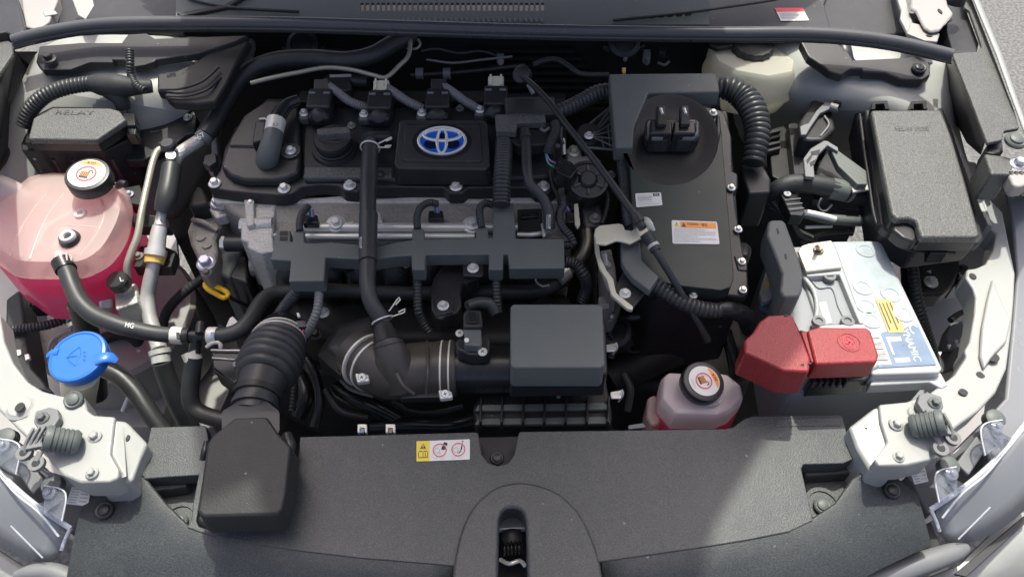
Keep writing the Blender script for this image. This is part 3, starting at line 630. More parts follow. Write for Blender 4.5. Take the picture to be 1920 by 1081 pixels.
for pts in ([(20, 480), (34, 440), (60, 396), (88, 362)], [(56, 486), (72, 440), (92, 400), (120, 362)], [(190, 372), (196, 400), (180, 440), (150, 478)], [(100, 440), (112, 424), (150, 424), (186, 428)]):
    tube('moulded_rib', [(x, y, lift(TZ, .0005)) for x, y in pts], 2.2, 'tank_pink', tank)
tube('filler_spout', [(-30, 350, .872), (0, 352, .868), (30, 362, .86), (56, 376, .85)], [26, 24, 20, 14], 'tank_clear', tank)
c = P(168, 334, .902)
tc_ = lathe('cap', c, (.1, -.16, 1), [(.026, -.012), (.030, -.010), (.030, .006), (.0285, .009), (.024, .010)], 'plastic_black', tank, 36)
def cap_label(c, ax, r, parent, rot, ring_m='label_red'):
    u, v, a = basis(ax); cr, sr = math.cos(rot), math.sin(rot); uu = u*cr+v*sr; vv = -u*sr+v*cr
    f = lambda x, y, h=0: c+uu*((x-.5)*2*r)-vv*((y-.5)*2*r)+a*h
    lb = flat('label', f, [ell(.5, .5, .5, .5, 40)], 'label_white', parent, .0003)
    seg = [(.5+.5*math.cos(rad(t)), .5+.5*math.sin(rad(t))) for t in range(-142, -37, 7)]
    flat('orange_segment', f, [[(.5+(x-.5)*.94, .5+(y-.5)*.94) for x, y in seg]], 'label_orange', lb, .0006)
    flat('warning_triangle', f, [[(.36, .155), (.44, .155), (.40, .075)]], 'ink', lb, .0009)
    flat('warning_print', f, [rect(.47+.05*i, .085, .50+.05*i, .15) for i in range(3)], 'ink_brown', lb, .0009)
    flat('radiator_picture', f, [rect(.34, .44, .58, .64)], 'label_orange', lb, .0006)
    flat('radiator_picture', f, [rect(.34+.05*i, .46, .36+.05*i, .64) for i in range(5)]+[rect(.34, .62, .58, .68)], 'ink', lb, .0009)
    flat('hand_picture', f, ringp(.6, .45, .07, .07, .03, .03, 180, 400, 12), 'ink', lb, .0009)
    flat('prohibition_ring', f, ringp(.5, .52, .27, .27, .035, .035)+[bar(.32, .34, .68, .70, .018, -.018)], ring_m, lb, .0012)
    lettering('DENSO', f, .36, .86, .64, .92, 'ink_grey', lb, .0009)
    return lb
cap_label(c+Vector((.1, -.16, 1)).normalized()*.0102, (.1, -.16, 1), .0245, tc_, -.12)
g = P(134, 452, lift(TZ, -.002))
lathe('sight_port', g, (0, -.1, 1), [(.014, 0), (.014, .006), (.0125, .009), (.0125, .010)], 'plastic_black', tank, 28); lathe('sight_ring', g+Vector((0, -.001, .0095)), (0, -.1, 1), [(.0105, 0), (.0095, .0035), (.006, .0035), (.005, 0)], 'label_white', tank, 24)
poly('top_moulding', [(95, 466), (112, 428), (118, 424), (132, 426), (131, 432), (118, 434), (106, 466)], lift(TZ, .001), .004, 'tank_pink', tank, .001)
poly('top_moulding', [(60, 464), (80, 420), (110, 405), (150, 380), (154, 384), (120, 408), (90, 424), (70, 464)], lift(TZ, .001), .004, 'tank_pink', tank, .001)
lathe('top_boss', P(152, 402, lift(TZ, .0005)), (0, -.1, 1), [(.009, 0), (.008, .004), (.004, .004), (.003, .001)], 'tank_clear', tank, 20)
tube('outlet_spigot', [(112, 476, .85), (116, 486, .85), (120, 500, .842)], [11, 14, 15], 'tank_clear', tank)
for i in range(4): tube('spigot_prong', [(106+9*i, 474+3*(i % 2), .862), (110+8*i, 488, .858)], 1.8, 'tank_clear', tank)

ch = thing('coolant_hose', 'black coolant hose curving from the pink tank across to a T joint', 'hose', P(240, 600, .78))
tube('hose', [(119, 494, .848), (128, 515, .845), (138, 542, .84), (152, 568, .835), (176, 590, .83), (215, 607, .825), (255, 618, .82), (300, 626, .815), (350, 629, .812)], [16, 16, 16, 17, 17, 17, 16, 15, 15], 'rubber', ch)
tube('crimp_clamp', [(116, 489, .85), (124, 506, .846)], [19, 19], 'plastic_gloss', ch)
tube('band_clamp', [(322, 628, .8145), (343, 629, .813)], 16.5, 'cream_wire', ch)
poly('clamp_window', [(330, 622, .829), (336, 622, .829), (337, 634, .829), (331, 634, .829)], None, .002, 'plastic_dark', ch, 0)
f = quadf([(233, 602), (256, 606), (254, 618), (232, 614)], .838); lettering('HG', f, .1, .1, .8, .9, 'print_white', ch, italic=.1)
tj = thing('tee_joint', 'black plastic T joint with pale band clamps joining three hoses', 'pipe joint', P(368, 640, .79))
tube('run', [(346, 629, .812), (368, 630, .812), (392, 629, .812)], 11, 'plastic_gloss', tj); tube('branch', [(368, 630, .812), (366, 650, .80), (364, 664, .795)], 11, 'plastic_gloss', tj)
tube('rib', [(350, 629, .812), (356, 629, .812)], 15, 'plastic_black', tj); tube('top_nub', [(374, 625, .824), (375, 612, .826), (377, 606, .826)], 8, 'plastic_black', tj)
tube('band_clamp', [(356, 659, .797), (353.5+10, 676, .788)], 16.5, 'cream_wire', tj)
c2 = thing('coolant_hose', 'black coolant hose with a blue-marked clamp running behind the intake manifold', 'hose', P(700, 550, .75))
tube('hose', [(388, 629, .812), (420, 629, .812), (450, 618, .812), (472, 596, .81), (486, 572, .805), (505, 554, .80), (540, 547, .795), (620, 544, .79), (700, 548, .785), (780, 550, .785), (860, 547, .785), (940, 548, .785), (1010, 544, .787), (1046, 530, .79), (1052, 514, .795)], [15]*6+[14]*9, 'rubber', c2)
tube('band_clamp', [(391, 629, .812), (408, 629, .812)], 16.5, 'cream_wire', c2)
poly('clamp_mark', [(395, 622, .8285), (401, 622, .8285), (399, 634, .8285), (394, 634, .8285)], None, .001, 'label_blue', c2, 0)
tube('clamp_ear', [(388, 650, .806), (400, 642, .812), (412, 642, .812), (414, 652, .806)], 4, 'cream_wire', c2)
tube('end_clamp', [(1044, 522, .80), (1062, 508, .802)], 17, 'alu_pipe', c2)
c3 = thing('coolant_hose', 'black hose dropping from the T joint and bending towards the intake snorkel', 'hose', P(370, 740, .7))
tube('hose', [(364, 668, .793), (360, 700, .775), (356, 735, .755), (362, 762, .738), (385, 778, .73), (430, 790, .725)], 16, 'rubber', c3)
tag(tube('washer_hose', [(195, 690, .76), (225, 705, .755), (255, 735, .745), (275, 765, .735), (300, 800, .72), (330, 840, .70)], [17, 17, 17, 17, 17, 17], 'plastic_black'), 'thick black pipe sloping from behind the blue cap down to the front cover', 'pipe')
tag(tube('black_hose', [(148, 570, .80), (158, 600, .77), (168, 640, .73), (175, 690, .68), (180, 740, .62)], [21, 21, 20, 20, 20], 'plastic_black'), 'short fat black hose hanging under the coolant hose by the pink tank', 'hose')
tag(tube('black_hose', [(195, 634, .62), (225, 625, .62), (252, 632, .61), (262, 655, .59), (250, 700, .55)], 12, 'plastic_black'), 'black hose looping low behind the blue filler cap', 'hose')
tag(tube('steel_pipe', [(262, 655, .60), (262, 690, .58), (250, 725, .56), (232, 770, .53)], 6, 'alu_pipe'), 'thin steel pipe rising behind the fat black washer pipe', 'pipe')
for i in range(3): tag(tube('brake_line', [(92+7*i, 680, .60), (92+6*i, 650-4*i, .62), (104+5*i, 632-2*i, .63), (135, 618-3*i, .64)], 3, 'wire_white'), ('outermost', 'middle', 'innermost')[i]+' of three thin pale brake lines bending up behind the blue filler cap', 'brake line', 'brake lines behind the washer cap')
sc = thing('sensor_connector', 'dark multi-pin plug with pale wires below the pink tank', 'connector', P(65, 560, .64))
poly('plug', [(44, 536), (80, 530), (96, 556), (92, 568), (52, 572)], .70, .03, 'plastic_gloss', sc, .003)
for i in range(6): poly('fin', [(52+7*i, 560), (56+7*i, 559), (57+7*i, 571), (53+7*i, 572)], .703, .004, 'plastic_dark', sc, .0005)
for i in range(5): tube('wire', [(60+6*i, 572, .695), (70+4*i, 590, .67), (74+3*i, 605, .65)], 1.6, 'wire_white', sc)
tube('wire', [(113, 570, .69), (108, 595, .67), (85, 610, .65)], 2, 'wire_white', sc)
tag(tube('ribbed_conduit', [(20, 618, .67), (60, 614, .67), (100, 606, .67), (140, 590, .67)], 8, 'conduit', corr=.005), 'ribbed black wiring conduit crossing below the pink tank', 'conduit')
tag(tube('wire', [(127, 604, .682), (130, 592, .69), (140, 586, .70), (150, 586, .70)], 3, 'wire_green'), 'short green wire looping beside the fat black hose', 'wire')
hlr = thing('lamp_socket', 'dark plastic lamp socket housing tucked beside the left white rail', 'socket', P(40, 640, .6))
poly('body', [(10, 560), (38, 540), (45, 600), (60, 690), (100, 735), (60, 730), (25, 690), (8, 640)], .66, .06, 'plastic_dark', hlr, .005)
for a in ((34, 660), (50, 668)): poly('terminal', [(a[0]-5, a[1]-4), (a[0]+4, a[1]-6), (a[0]+6, a[1]+3), (a[0]-3, a[1]+7)], .664, .006, 'zinc', hlr, .001)

# washer filler
wf = thing('washer_filler', 'cream washer fluid filler neck with bright blue flip cap', 'washer filler', P(150, 780, .66))
tube('neck', [(150, 700, .83), (149, 722, .80), (148, 750, .77), (150, 790, .72)], [34, 32, 28, 26], 'cream_plastic', wf)
tube('neck_ridge', [(116, 704, .828), (128, 716, .828), (148, 720, .828), (170, 714, .828), (180, 702, .828)], 3, 'cream_plastic', wf)
poly('neck_rib', [(113, 715, .81), (122, 712, .81), (130, 760, .78), (128, 790, .75), (118, 790, .75)], None, .02, 'cream_plastic', wf, .003)
c = P(146, 668, .85); ax = Vector((-.05, -.16, 1)).normalized()
bc = lathe('cap', c, ax, [(.026, -.018), (.0325, -.014), (.0345, -.004), (.0345, .0), (.0335, .0022), (.031, .003), (.0295, .0018), (.004, .0024)], 'blue_plastic', wf, 44)
tube('cap_tab', [(178, 676, .852), (192, 670, .853), (206, 670, .851), (219, 677, .846)], [13, 13, 12, 6], 'blue_plastic', bc, flat=.4)
tube('cap_hinge', [(90, 668, .845), (98, 663, .848), (112, 660, .85)], [6, 9, 9], 'blue_plastic', bc, flat=.7)
f = quadf([(124, 652), (158, 649), (159, 684), (126, 687)], (c+ax*.0024, ax))
flat('windshield_symbol', f, [bar(.2, .35, .05, .65, .02, .01), bar(.05, .65, .45, 1.0, .02, .02), bar(.45, 1.0, .8, .45, .02, .02), bar(.8, .45, .75, .0, .02, .01), bar(.75, .0, .2, .35, .02, .03), bar(-.02, .5, .6, .48, .0, .03), bar(.95, .3, 1.05, .35, .03, .03), bar(.95, .5, 1.05, .55, .03, .03), bar(.92, .7, 1.02, .75, .03, .03)], 'emblem_blue', bc, .0006)

# rail hardware: bump stops, brackets, clips
def bump_stop(px, py, z, ax, label):
    t = thing('hood_bump_stop', label, 'bump stop', P(px, py, z), 'hood bump stops')
    u = Vector(ax).normalized(); c = P(px, py, z)-u*.004; R_ = .0135
    prof = [(R_*.8, -.002)]
    for i in range(5): prof += [(R_, .002+.0045*i), (R_, .0047+.0045*i), (R_*.92, .0050+.0045*i), (R_*.92, .0062+.0045*i)]
    prof += [(R_*1.04, .0250), (R_*1.04, .0305), (R_*.96, .0322)]
    lathe('rubber', c, ax, prof, 'plastic_matte', t, 28)
    boxw('socket', c+u*.0323, .010, .001, .010, 'plastic_dark', t, 0, rz=math.atan2(u.y, u.x)+math.pi/2, rx=-math.asin(u.z)); lathe('stud', c+u*.0321, ax, [(.004, 0), (.004, .002), (.002, .002)], 'plastic_black', t, 12)
    return t
bump_stop(138, 828, .852, (-.82, -.14, .55), 'ribbed dark rubber hood stop leaning on the rail beside the washer filler')
bump_stop(1718, 798, .852, (.82, -.14, .55), 'ribbed dark rubber hood stop leaning on the rail beside the battery')
def rail_bracket(s, label, flip):
    X = (lambda x: x) if not flip else (lambda x: 1832-x)
    Y = (lambda y: y) if not flip else (lambda y: y-28)
    t = thing('lamp_bracket', label, 'bracket', P(X(80), Y(820), .85))
    poly('head', [(X(66), Y(770)), (X(92), Y(762)), (X(108), Y(766)), (X(112), Y(782)), (X(100), Y(800)), (X(72), Y(806)), (X(62), Y(790))], .858, .01, 'plastic_grey', t, .002)
    for i in range(4): tube('rib', [(X(96-11*i), Y(796+2*i), .859), (X(82-11*i), Y(818+3*i), .857), (X(74-9*i), Y(842+2*i), .85)], 2.6, 'plastic_grey', t)
    poly('web', [(X(60), Y(806)), (X(98), Y(796)), (X(78), Y(836)), (X(46), Y(842))], .855, .006, 'plastic_grey', t, .001)
    for ex_, ey in ((X(45), Y(848)), (X(68), Y(868))):
        c = P(ex_, ey, .85); lathe('eyelet', c, (0, -.1, 1), [(.0085, -.004), (.0085, .001), (.0045, .001), (.0045, -.003)], 'plastic_grey', t, 20)
        lathe('eyelet_hole', c, (0, -.1, 1), [(.0043, .0), (.0043, .0014), (.001, .0014)], 'plastic_dark', t, 14)
        tube('arm', [(X(0)+ (ex_-X(0)), ey-4, .85), (ex_+(8 if not flip else -8), ey-22, .853)], 6, 'plastic_grey', t, flat=.6)
    bolt(t, X(80), Y(783), .859, 12, m='plastic_matte')
    return t
rail_bracket(-1, 'ribbed grey lamp bracket bolted to the rail beside the washer filler', False)
rail_bracket(1, 'ribbed grey lamp bracket bolted to the rail beside the battery', True)
def top_clip(px, py, z, r, label, m='plastic_black', group=None, n=(0, -.15, 1), cat='clip'):
    return tag(cover_clip(None, px, py, z, r, m, n), label, cat, group)
top_clip(139, 750, .8478, 17, 'grey topped round clip in the white rail below the washer filler', 'plastic_matte', n=(.15, -.3, 1))

# ================================================================== ENGINE, CENTRE
ZV = PL(700, 345, .868, 10)
eng = thing('engine_block', 'cast grey engine block and cylinder head below the black valve cover', 'engine', P(720, 450, .5))
poly('cylinder_head', [(402, 372), (470, 366), (1070, 364), (1075, 420), (1070, 450), (500, 452), (440, 400)], lift(ZV, -.030), .16, 'cast_dark', eng, .008, 3)
poly('head_rail', [(396, 360), (460, 366), (560, 372), (640, 366), (700, 372), (800, 366), (900, 372), (1000, 366), (1064, 362), (1062, 380), (402, 380)], lift(ZV, -.027), .016, 'cast_alu', eng, .003)
for x in (560, 655, 780, 860, 975): tube('casting_lump', [(x, 366, .83), (x+2, 392, .815), (x+4, 425, .79)], [20, 26, 30], 'cast_dark', eng)
for x, y in ((655, 362), (758, 362), (855, 366), (975, 362)): tube('bolt_boss', [(x, y-2, .838), (x, y+12, .826), (x, y+24, .815)], [12, 10, 7], 'cast_alu', eng)
poly('crankcase', [(430, 470), (1120, 455), (1120, 700), (560, 700), (440, 640)], .62, .2, 'plastic_dark', eng, .01)
# left end casting
poly('front_casting', [(462, 372), (520, 376), (516, 400), (512, 440), (516, 470), (488, 474), (462, 462), (464, 452), (450, 448), (452, 412), (462, 408)], .838, .10, 'cast_alu', eng, .004)
poly('casting_arm', [(456, 372), (476, 374), (478, 420), (462, 424)], .846, .02, 'cast_alu', eng, .003)
tube('valve_housing', [(468, 422, .835), (490, 422, .835), (512, 421, .835)], [13, 14, 14], 'cast_alu', eng)
tube('valve_housing', [(468, 440, .825), (490, 440, .825), (512, 440, .825)], [11, 12, 12], 'alu_pipe', eng)
tube('solenoid', [(424, 457, .80), (445, 457, .80), (466, 457, .80)], 15, 'plastic_black', eng)
tube('solenoid_nose', [(466, 457, .80), (485, 459, .80), (505, 462, .80)], [17, 17, 13], 'cast_alu', eng)
lathe('bolt_head', P(424, 457, .80), (-1, 0, .1), [(.011, 0), (.011, .007), (.008, .008)], 'zinc', eng, 6)
lathe('bolt_head', P(456, 422, .83), (-1, 0, .1), [(.010, -.006), (.010, .004), (.007, .005)], 'zinc', eng, 6)
poly('lower_step', [(430, 478), (462, 480), (464, 530), (430, 520)], .77, .1, 'plastic_black', eng, .004)
tube('end_pipe', [(472, 500, .765), (500, 498, .765), (525, 496, .765)], [20, 21, 21], 'cast_dark', eng)
tube('end_pipe_ring', [(520, 496, .765), (527, 496, .765)], 23, 'alu_pipe', eng)
# mount bracket
mb = thing('engine_mount_bracket', 'rough grey cast engine mount arm with two large lilac bolts', 'engine mount', P(380, 460, .7))
poly('arm', [(350, 430), (360, 405), (362, 385), (395, 378), (418, 392), (424, 412), (412, 428), (404, 445), (408, 468), (404, 500), (390, 512), (370, 505), (368, 478), (356, 455)], .80, .05, 'cast_dark', mb, .006, 3)
poly('upper_seat', [(386, 384), (400, 374), (424, 380), (426, 402), (404, 408)], .818, .02, 'cast_alu', mb, .004)
tube('ridge', [(362, 412, .805), (385, 418, .81), (408, 432, .803)], 5, 'cast_dark', mb)
bolt(mb, 408, 381, .822, 14, m='steel_lilac'); bolt(mb, 387, 494, .803, 18, m='steel_lilac')
bolt(mb, 388, 512, .801, 10, m='cast_dark'); lathe('dowel', P(377, 447, .80), (0, 0, 1), [(.007, 0), (.007, .003), (.004, .003)], 'cast_dark', mb, 16); lathe('dowel', P(388, 461, .80), (0, 0, 1), [(.007, 0), (.007, .003), (.004, .003)], 'cast_dark', mb, 16)
poly('lower_body', [(404, 512), (408, 440), (428, 400), (440, 412), (452, 470), (430, 520)], .775, .12, 'plastic_matte', mb, .006)
poly('rubber_shield', [(352, 386), (358, 362), (366, 347), (380, 348), (388, 366), (391, 380), (372, 384)], .83, .05, 'plastic_dark', mb, .008, 3)

vc = thing('valve_cover', 'black plastic valve cover with ribbed oil filler cap on top', 'valve cover', P(720, 300, .82))
VF = lift(ZV, -.007)
poly('flange', [(392, 352), (393, 338), (404, 330), (412, 318), (420, 280), (440, 238), (500, 184), (1055, 184), (1062, 250), (1048, 335), (1046, 352), (1030, 362), (1004, 360), (996, 352), (880, 352), (868, 362), (842, 362), (832, 352), (680, 350), (670, 360), (645, 358), (634, 348), (600, 346), (566, 350), (550, 362), (528, 366), (470, 362), (430, 358)], VF, .022, 'plastic_black', vc, .003)
poly('plateau', [(414, 306), (430, 258), (456, 215), (500, 186), (560, 188), (564, 300), (560, 322), (536, 332), (512, 336), (458, 336), (432, 328), (416, 314)], lift(ZV, .008), .016, 'plastic_black', vc, .005, 3)
poly('main_hump', [(572, 200), (1040, 200), (1044, 330), (930, 336), (740, 338), (720, 335), (570, 338), (566, 300)], ZV, .010, 'plastic_black', vc, .005, 3)
poly('front_ledge', [(570, 310), (738, 312), (736, 332), (567, 333)], lift(ZV, .0025), .008, 'plastic_lid', vc, .005, 3)  # pale speckled plastic stands in for sun sparkle on the ledge
tube('parting_ridge', [(430, 272, lift(ZV, .0105)), (480, 273, lift(ZV, .0105))], 1.6, 'plastic_black', vc)
lathe('bolt_well', P(545, 284, lift(ZV, .0095)), (0, -.17, 1), [(.0135, 0), (.0145, .002), (.0115, .003), (.0105, .0008)], 'plastic_lid', vc, 28)
bolt(vc, 545, 283, lift(ZV, .011), 10.5)
for x, y in ((403, 344), (533, 354), (656, 348), (855, 350), (1019, 350)): bolt(vc, x, y, lift(VF, .0008), 12)
for x, y in ((659, 236), (862, 204)): bolt(vc, x, y, lift(ZV, .001), 8, m='cast_alu')
# breather elbow
tube('breather_elbow', [(500, 304, lift(ZV, .006)), (502, 294, lift(ZV, .018)), (508, 270, lift(ZV, .028)), (514, 248, lift(ZV, .032))], [20, 21, 19, 18], 'plastic_matte', vc)
tube('paper_tag', [(513, 249, lift(ZV, .0325)), (518, 226, lift(ZV, .034))], 18, 'cream_wire', vc)
f = quadf([(508, 228), (527, 228), (524, 244), (505, 244)], lift(ZV, .0545)); lettering('8.2', f, .25, .2, .8, .6, 'ink', vc)
tube('elbow_hose', [(518, 228, lift(ZV, .033)), (526, 212, lift(ZV, .032)), (540, 196, lift(ZV, .03)), (560, 188, lift(ZV, .028))], [15, 14, 12, 11], 'plastic_gloss', vc)
poly('clip_block', [(478, 226), (500, 223), (494, 262), (472, 268)], lift(ZV, .024), .016, 'plastic_black', vc, .003)
tube('clip_spring', [(486, 223, lift(ZV, .027)), (500, 224, lift(ZV, .027)), (497, 244, lift(ZV, .027))], 1.6, 'cream_wire', vc)
# oil cap
oc = P(628, 276, lift(ZV, .004)); ax = Vector((0, -.17, 1)).normalized()
ocap = lathe('oil_cap', oc, ax, [(.028, 0), (.0285, .004), (.026, .005), (.0275, .008), (.0275, .018), (.026, .0205), (.003, .021)], 'plastic_black', vc, 36)
gz = (oc+ax*.034, ax)
poly('grip', [(593, 240), (654, 236), (657, 247), (594, 252)], gz, .016, 'plastic_lid', ocap, .003)  # grip drawn paler, its sun sparkle put into the colour
poly('grip_wing', [(592, 254), (660, 250), (650, 262), (630, 268), (606, 264)], (oc+ax*.0225, ax), .004, 'plastic_black', ocap, .002)
lathe('cap_collar', oc-ax*.004, ax, [(.035, 0), (.033, .005)], 'plastic_black', vc, 36)
f = quadf([(690, 316), (733, 316), (731, 338), (688, 338)], lift(ZV, .0035)); flat('cast_mark', f, ringp(.55, .5, .2, .3, .05, .09, -150, 150, 14)+[bar(.1, .75, .4, .6, .02, .06), bar(.38, .2, .4, .75, .03, .02)], 'plastic_dark', vc)

# emblem cover
EZ = PL(828, 270, .908, 20)
em = thing('emblem_cover', 'square black engine cover with blue and silver oval emblem', 'engine cover', P(828, 300, .87))
poly('housing', [(748, 228), (754, 224), (908, 225), (914, 230), (920, 310), (912, 318), (746, 316), (738, 308)], EZ, .030, 'plastic_black', em, .004, 3, k=1.03)
poly('frame', [(757, 232), (901, 232), (906, 300), (900, 304), (757, 303), (753, 298)], lift(EZ, .0014), .004, 'plastic_gloss', em, .001)
poly('panel', [(759, 234), (899, 234), (904, 299), (898, 302), (760, 301), (755, 297)], lift(EZ, .0022), .004, 'plastic_black', em, .0015)
for s in (1.0,):
    c = P(829, 265, lift(EZ, .0024)); n_ = EZ[1]; ux = Vector((1, 0, 0)); uy = n_.cross(ux)
    RX = PX(46.5, c); RY = PX(26.5, c)/.845
    f = lambda u, v, h=0: c+ux*(u*RX)-uy*(v*RY)+n_*h
    flat('dish', f, [[(1.2*math.cos(t*math.pi/24), 1.22*math.sin(t*math.pi/24)) for t in range(48)]], 'plastic_gloss', em, .0004)
    def solid(name, rings, m, h0, h1, par):
        V = []; Fc = []
        for (outer, inner) in rings:
            k = len(outer); b = len(V)
            V += [f(u, v, h1*.75) for u, v in outer]+[f(u*.5+iu*.5, v*.5+iv*.5, h1) for (u, v), (iu, iv) in zip(outer, inner)]+[f(u, v, h1*.75) for u, v in inner]+[f(u, v, h0) for u, v in inner]+[f(u, v, h0) for u, v in outer]
            for r in range(5):
                for s_ in range(k): Fc.append([b+r*k+s_, b+r*k+(s_+1) % k, b+((r+1) % 5)*k+(s_+1) % k, b+((r+1) % 5)*k+s_])
        return mk(name, V, Fc, m, par, ang=60)
    E_ = lambda cu, cv, ru, rv, k=48: [(cu+ru*math.cos(2*math.pi*i/k), cv+rv*math.sin(2*math.pi*i/k)) for i in range(k)]
    bk = flat('emblem_field', f, [E_(0, 0, .97, .97)], 'emblem_blue', em, .0012)
    flat('emblem_dark_ovals', f, [E_(0, -.30, .16, .26), E_(-.42, .22, .30, .33), E_(.42, .22, .30, .33)], 'emblem_dark', em, .0016)  # darker ovals of the emblem's own blue gradient
    solid('outer_oval', [(E_(0, 0, 1, 1), E_(0, 0, .885, .87))], 'emblem_chrome', .0008, .0042, em)
    solid('cross_oval', [(E_(0, -.36, .80, .46), E_(0, -.38, .67, .30))], 'emblem_chrome', .0008, .0045, em)
    solid('upright_oval', [(E_(0, .04, .25, .90), E_(0, .02, .13, .76))], 'emblem_chrome', .0008, .0048, em)

# ignition coils
def coil():
    t = thing('ignition_coil', '', 'ignition coil', (0, 0, 0), 'ignition coils along the valve cover')
    boxw('head', (0, .004, .014), .037, .040, .030, 'plastic_black', t, .004)
    boxw('step', (0, -.020, .009), .034, .018, .020, 'plastic_black', t, .006)
    lathe('dome', Vector((0, -.020, .016)), (0, -.4, 1), [(.013, -.004), (.0125, .004), (.008, .008), (.002, .009)], 'plastic_black', t, 20)
    for s in (-1, 1): boxw('ridge', (.011*s, .012, .030), .010, .004, .003, 'plastic_grey', t, .001)
    boxw('ear', (-.024, -.012, .004), .018, .022, .016, 'plastic_matte', t, .005)
    WL[t] = Vector((0, 0, 0))
    return t
proto = coil()
CONN = {}
def conn_mesh(m):
    o = boxw('connector', (0, .031, .020), .024, .018, .018, m, proto, .002); return o
def copy_tree(o, parent=None):
    c = o.copy(); COL.objects.link(c); c.parent = parent
    for ch_ in o.children: copy_tree(ch_, c)
    return c
coilspots = [(605, 212, 573, 218, 'black ignition coil behind the oil filler cap', 'plastic_black'), (716, 214, 689, 222, 'ignition coil with a white plug behind the hose with looped spring clip', 'cream_plastic'),
             (823, 212, 802, 222, 'black ignition coil directly behind the blue oval emblem', 'plastic_black'), (930, 206, 913, 222, 'ignition coil with a white plug beside the small cable bracket', 'cream_plastic')]
for i, (x, y, bx, by, lb, cm) in enumerate(coilspots):
    o = proto if i == 3 else copy_tree(proto)
    p = P(x, y, lift(ZV, .004)); o.location = p; WL[o] = p; o['label'] = lb
    o.rotation_euler.x = rad(10)
    # plug and bolt belong to the coil
    pl_ = boxw('connector', p+Vector((0, .034, .026)), .024, .020, .018, cm, None, .002); pl_.parent = o; pl_.location = (0, .034, .020); pl_.rotation_euler = (.3, 0, 0)
    me_ = pl_.data
    cvt = sum((v.co for v in me_.vertices), Vector())/8
    for v in me_.vertices: v.co -= cvt
    if cm == 'cream_plastic':
        for dx in (-.008, .008):
            g_ = boxw('connector_rib', (dx, .034, .031), .003, .018, .005, cm, None, .001); mm = g_.data; cc = sum((v.co for v in mm.vertices), Vector())/8
            for v in mm.vertices: v.co -= cc
            g_.parent = o; g_.location = (dx, .032, .031); g_.rotation_euler = (.3, 0, 0)
    b_ = bolt(vc, bx, by, lift(ZV, .022), 9); b_.parent = o; b_.location = (-.024, -.012, .012); b_.rotation_euler = (0, 0, .3*i)
for pts, lb in (([(608, 154, .925), (632, 172, .922), (656, 190, .915), (688, 202, .905)], 'short grey ribbed conduit curving between the first two coils'),
                ([(716, 158, .925), (740, 174, .922), (764, 190, .915), (794, 204, .905)], 'short grey ribbed conduit rising from the first white plug'),
                ([(826, 157, .925), (850, 174, .922), (872, 190, .915), (900, 206, .905)], 'short grey ribbed conduit curving over the coil behind the emblem')):
    tag(tube('coil_conduit', pts, [7, 8, 8, 8], 'conduit_grey', corr=.0036, amp=.08), lb, 'conduit', 'grey coil conduits')
hr2 = thing('coil_harness_rail', 'dark wiring rail with a pale-edged block behind the ignition coils', 'wiring rail', P(760, 165, .84))
poly('rail', [(560, 178), (1060, 172), (1062, 190), (560, 196)], .885, .03, 'plastic_dark', hr2, .004)
poly('block', [(600, 160), (612, 138), (656, 136), (660, 165), (648, 170)], .915, .03, 'plastic_black', hr2, .003)
poly('pale_edge', [(618, 140), (658, 139), (659, 142), (618, 143)], .917, .002, 'cream_wire', hr2, 0)
tube('plug', [(660, 153, .905), (690, 153, .905)], 13, 'plastic_black', hr2)
boxw('bracket', P(740, 190, .89), .3, .03, .02, 'plastic_dark', hr2)
tag(tube('vacuum_pipe', [(470, 156, .925), (510, 146, .928), (560, 136, .93), (612, 127, .932), (660, 131, .932), (700, 141, .93), (724, 145, .93), (748, 124, .935), (766, 104, .94), (770, 74, .945)], 4.2, 'tube_beige'), 'thin beige metal pipe zigzagging behind the ignition coils', 'pipe')
# dark hardware at the bulkhead
for (x, y, z, r, lb) in ((568, 85, .93, 26, 'black round grommet bracket under the left half of the hood seal'), (1170, 82, .93, 22, 'black round grommet bracket under the hood seal near the shift cable')):
    t = thing('seal_bracket', lb, 'bracket', P(x, y, z)); c = P(x, y, z)
    lathe('grommet', c, (0, -.5, .8), [(.026, -.012), (.026, .004), (.019, .008), (.017, .004), (.004, .005)], 'plastic_black', t, 24)
    poly('plate', [(x-42, y-12), (x+42, y-12), (x+40, y+2), (x+24, y+10), (x-24, y+10), (x-40, y+2)], z-.004, .01, 'plastic_black', t, .003)
    for d in (-22, 22): poly('rib', [(x+d-2, y-14), (x+d+2, y-14), (x+d+2, y+4), (x+d-2, y+4)], z+.001, .006, 'plastic_matte', t, .001)
tag(poly('white_clip', [(932, 84, .90), (945, 84, .90), (945, 108, .90), (941, 112, .90), (935, 112, .90), (931, 106, .90)], None, .012, 'battery_white', None, .002), 'small white plastic clip standing against the dark bulkhead', 'clip')
tag(tube('thin_hose', [(770, 141, .89), (830, 138, .892), (900, 132, .895), (985, 122, .90)], 4, 'rubber'), 'thin black hose with clamps running along the bulkhead', 'hose')
for x in (787, 838): tag(lathe('hose_clamp', P(x, 138, .891), (1, 0, 0), [(.008, -.006), (.0095, -.006), (.0095, .006), (.008, .006)], 'conduit_grey', None, 20), 'steel clamp ring on the thin bulkhead hose, '+('farther from' if x < 800 else 'nearer to')+' the white clip', 'clamp', 'clamps on the bulkhead hose')
tag(tube('bulkhead_hose', [(1000, 122, .92), (1020, 114, .925), (1044, 112, .927), (1066, 124, .925), (1090, 139, .92), (1142, 141, .92)], 5, 'rubber'), 'thin black printed hose curving from the bulkhead to the inverter bracket', 'hose')

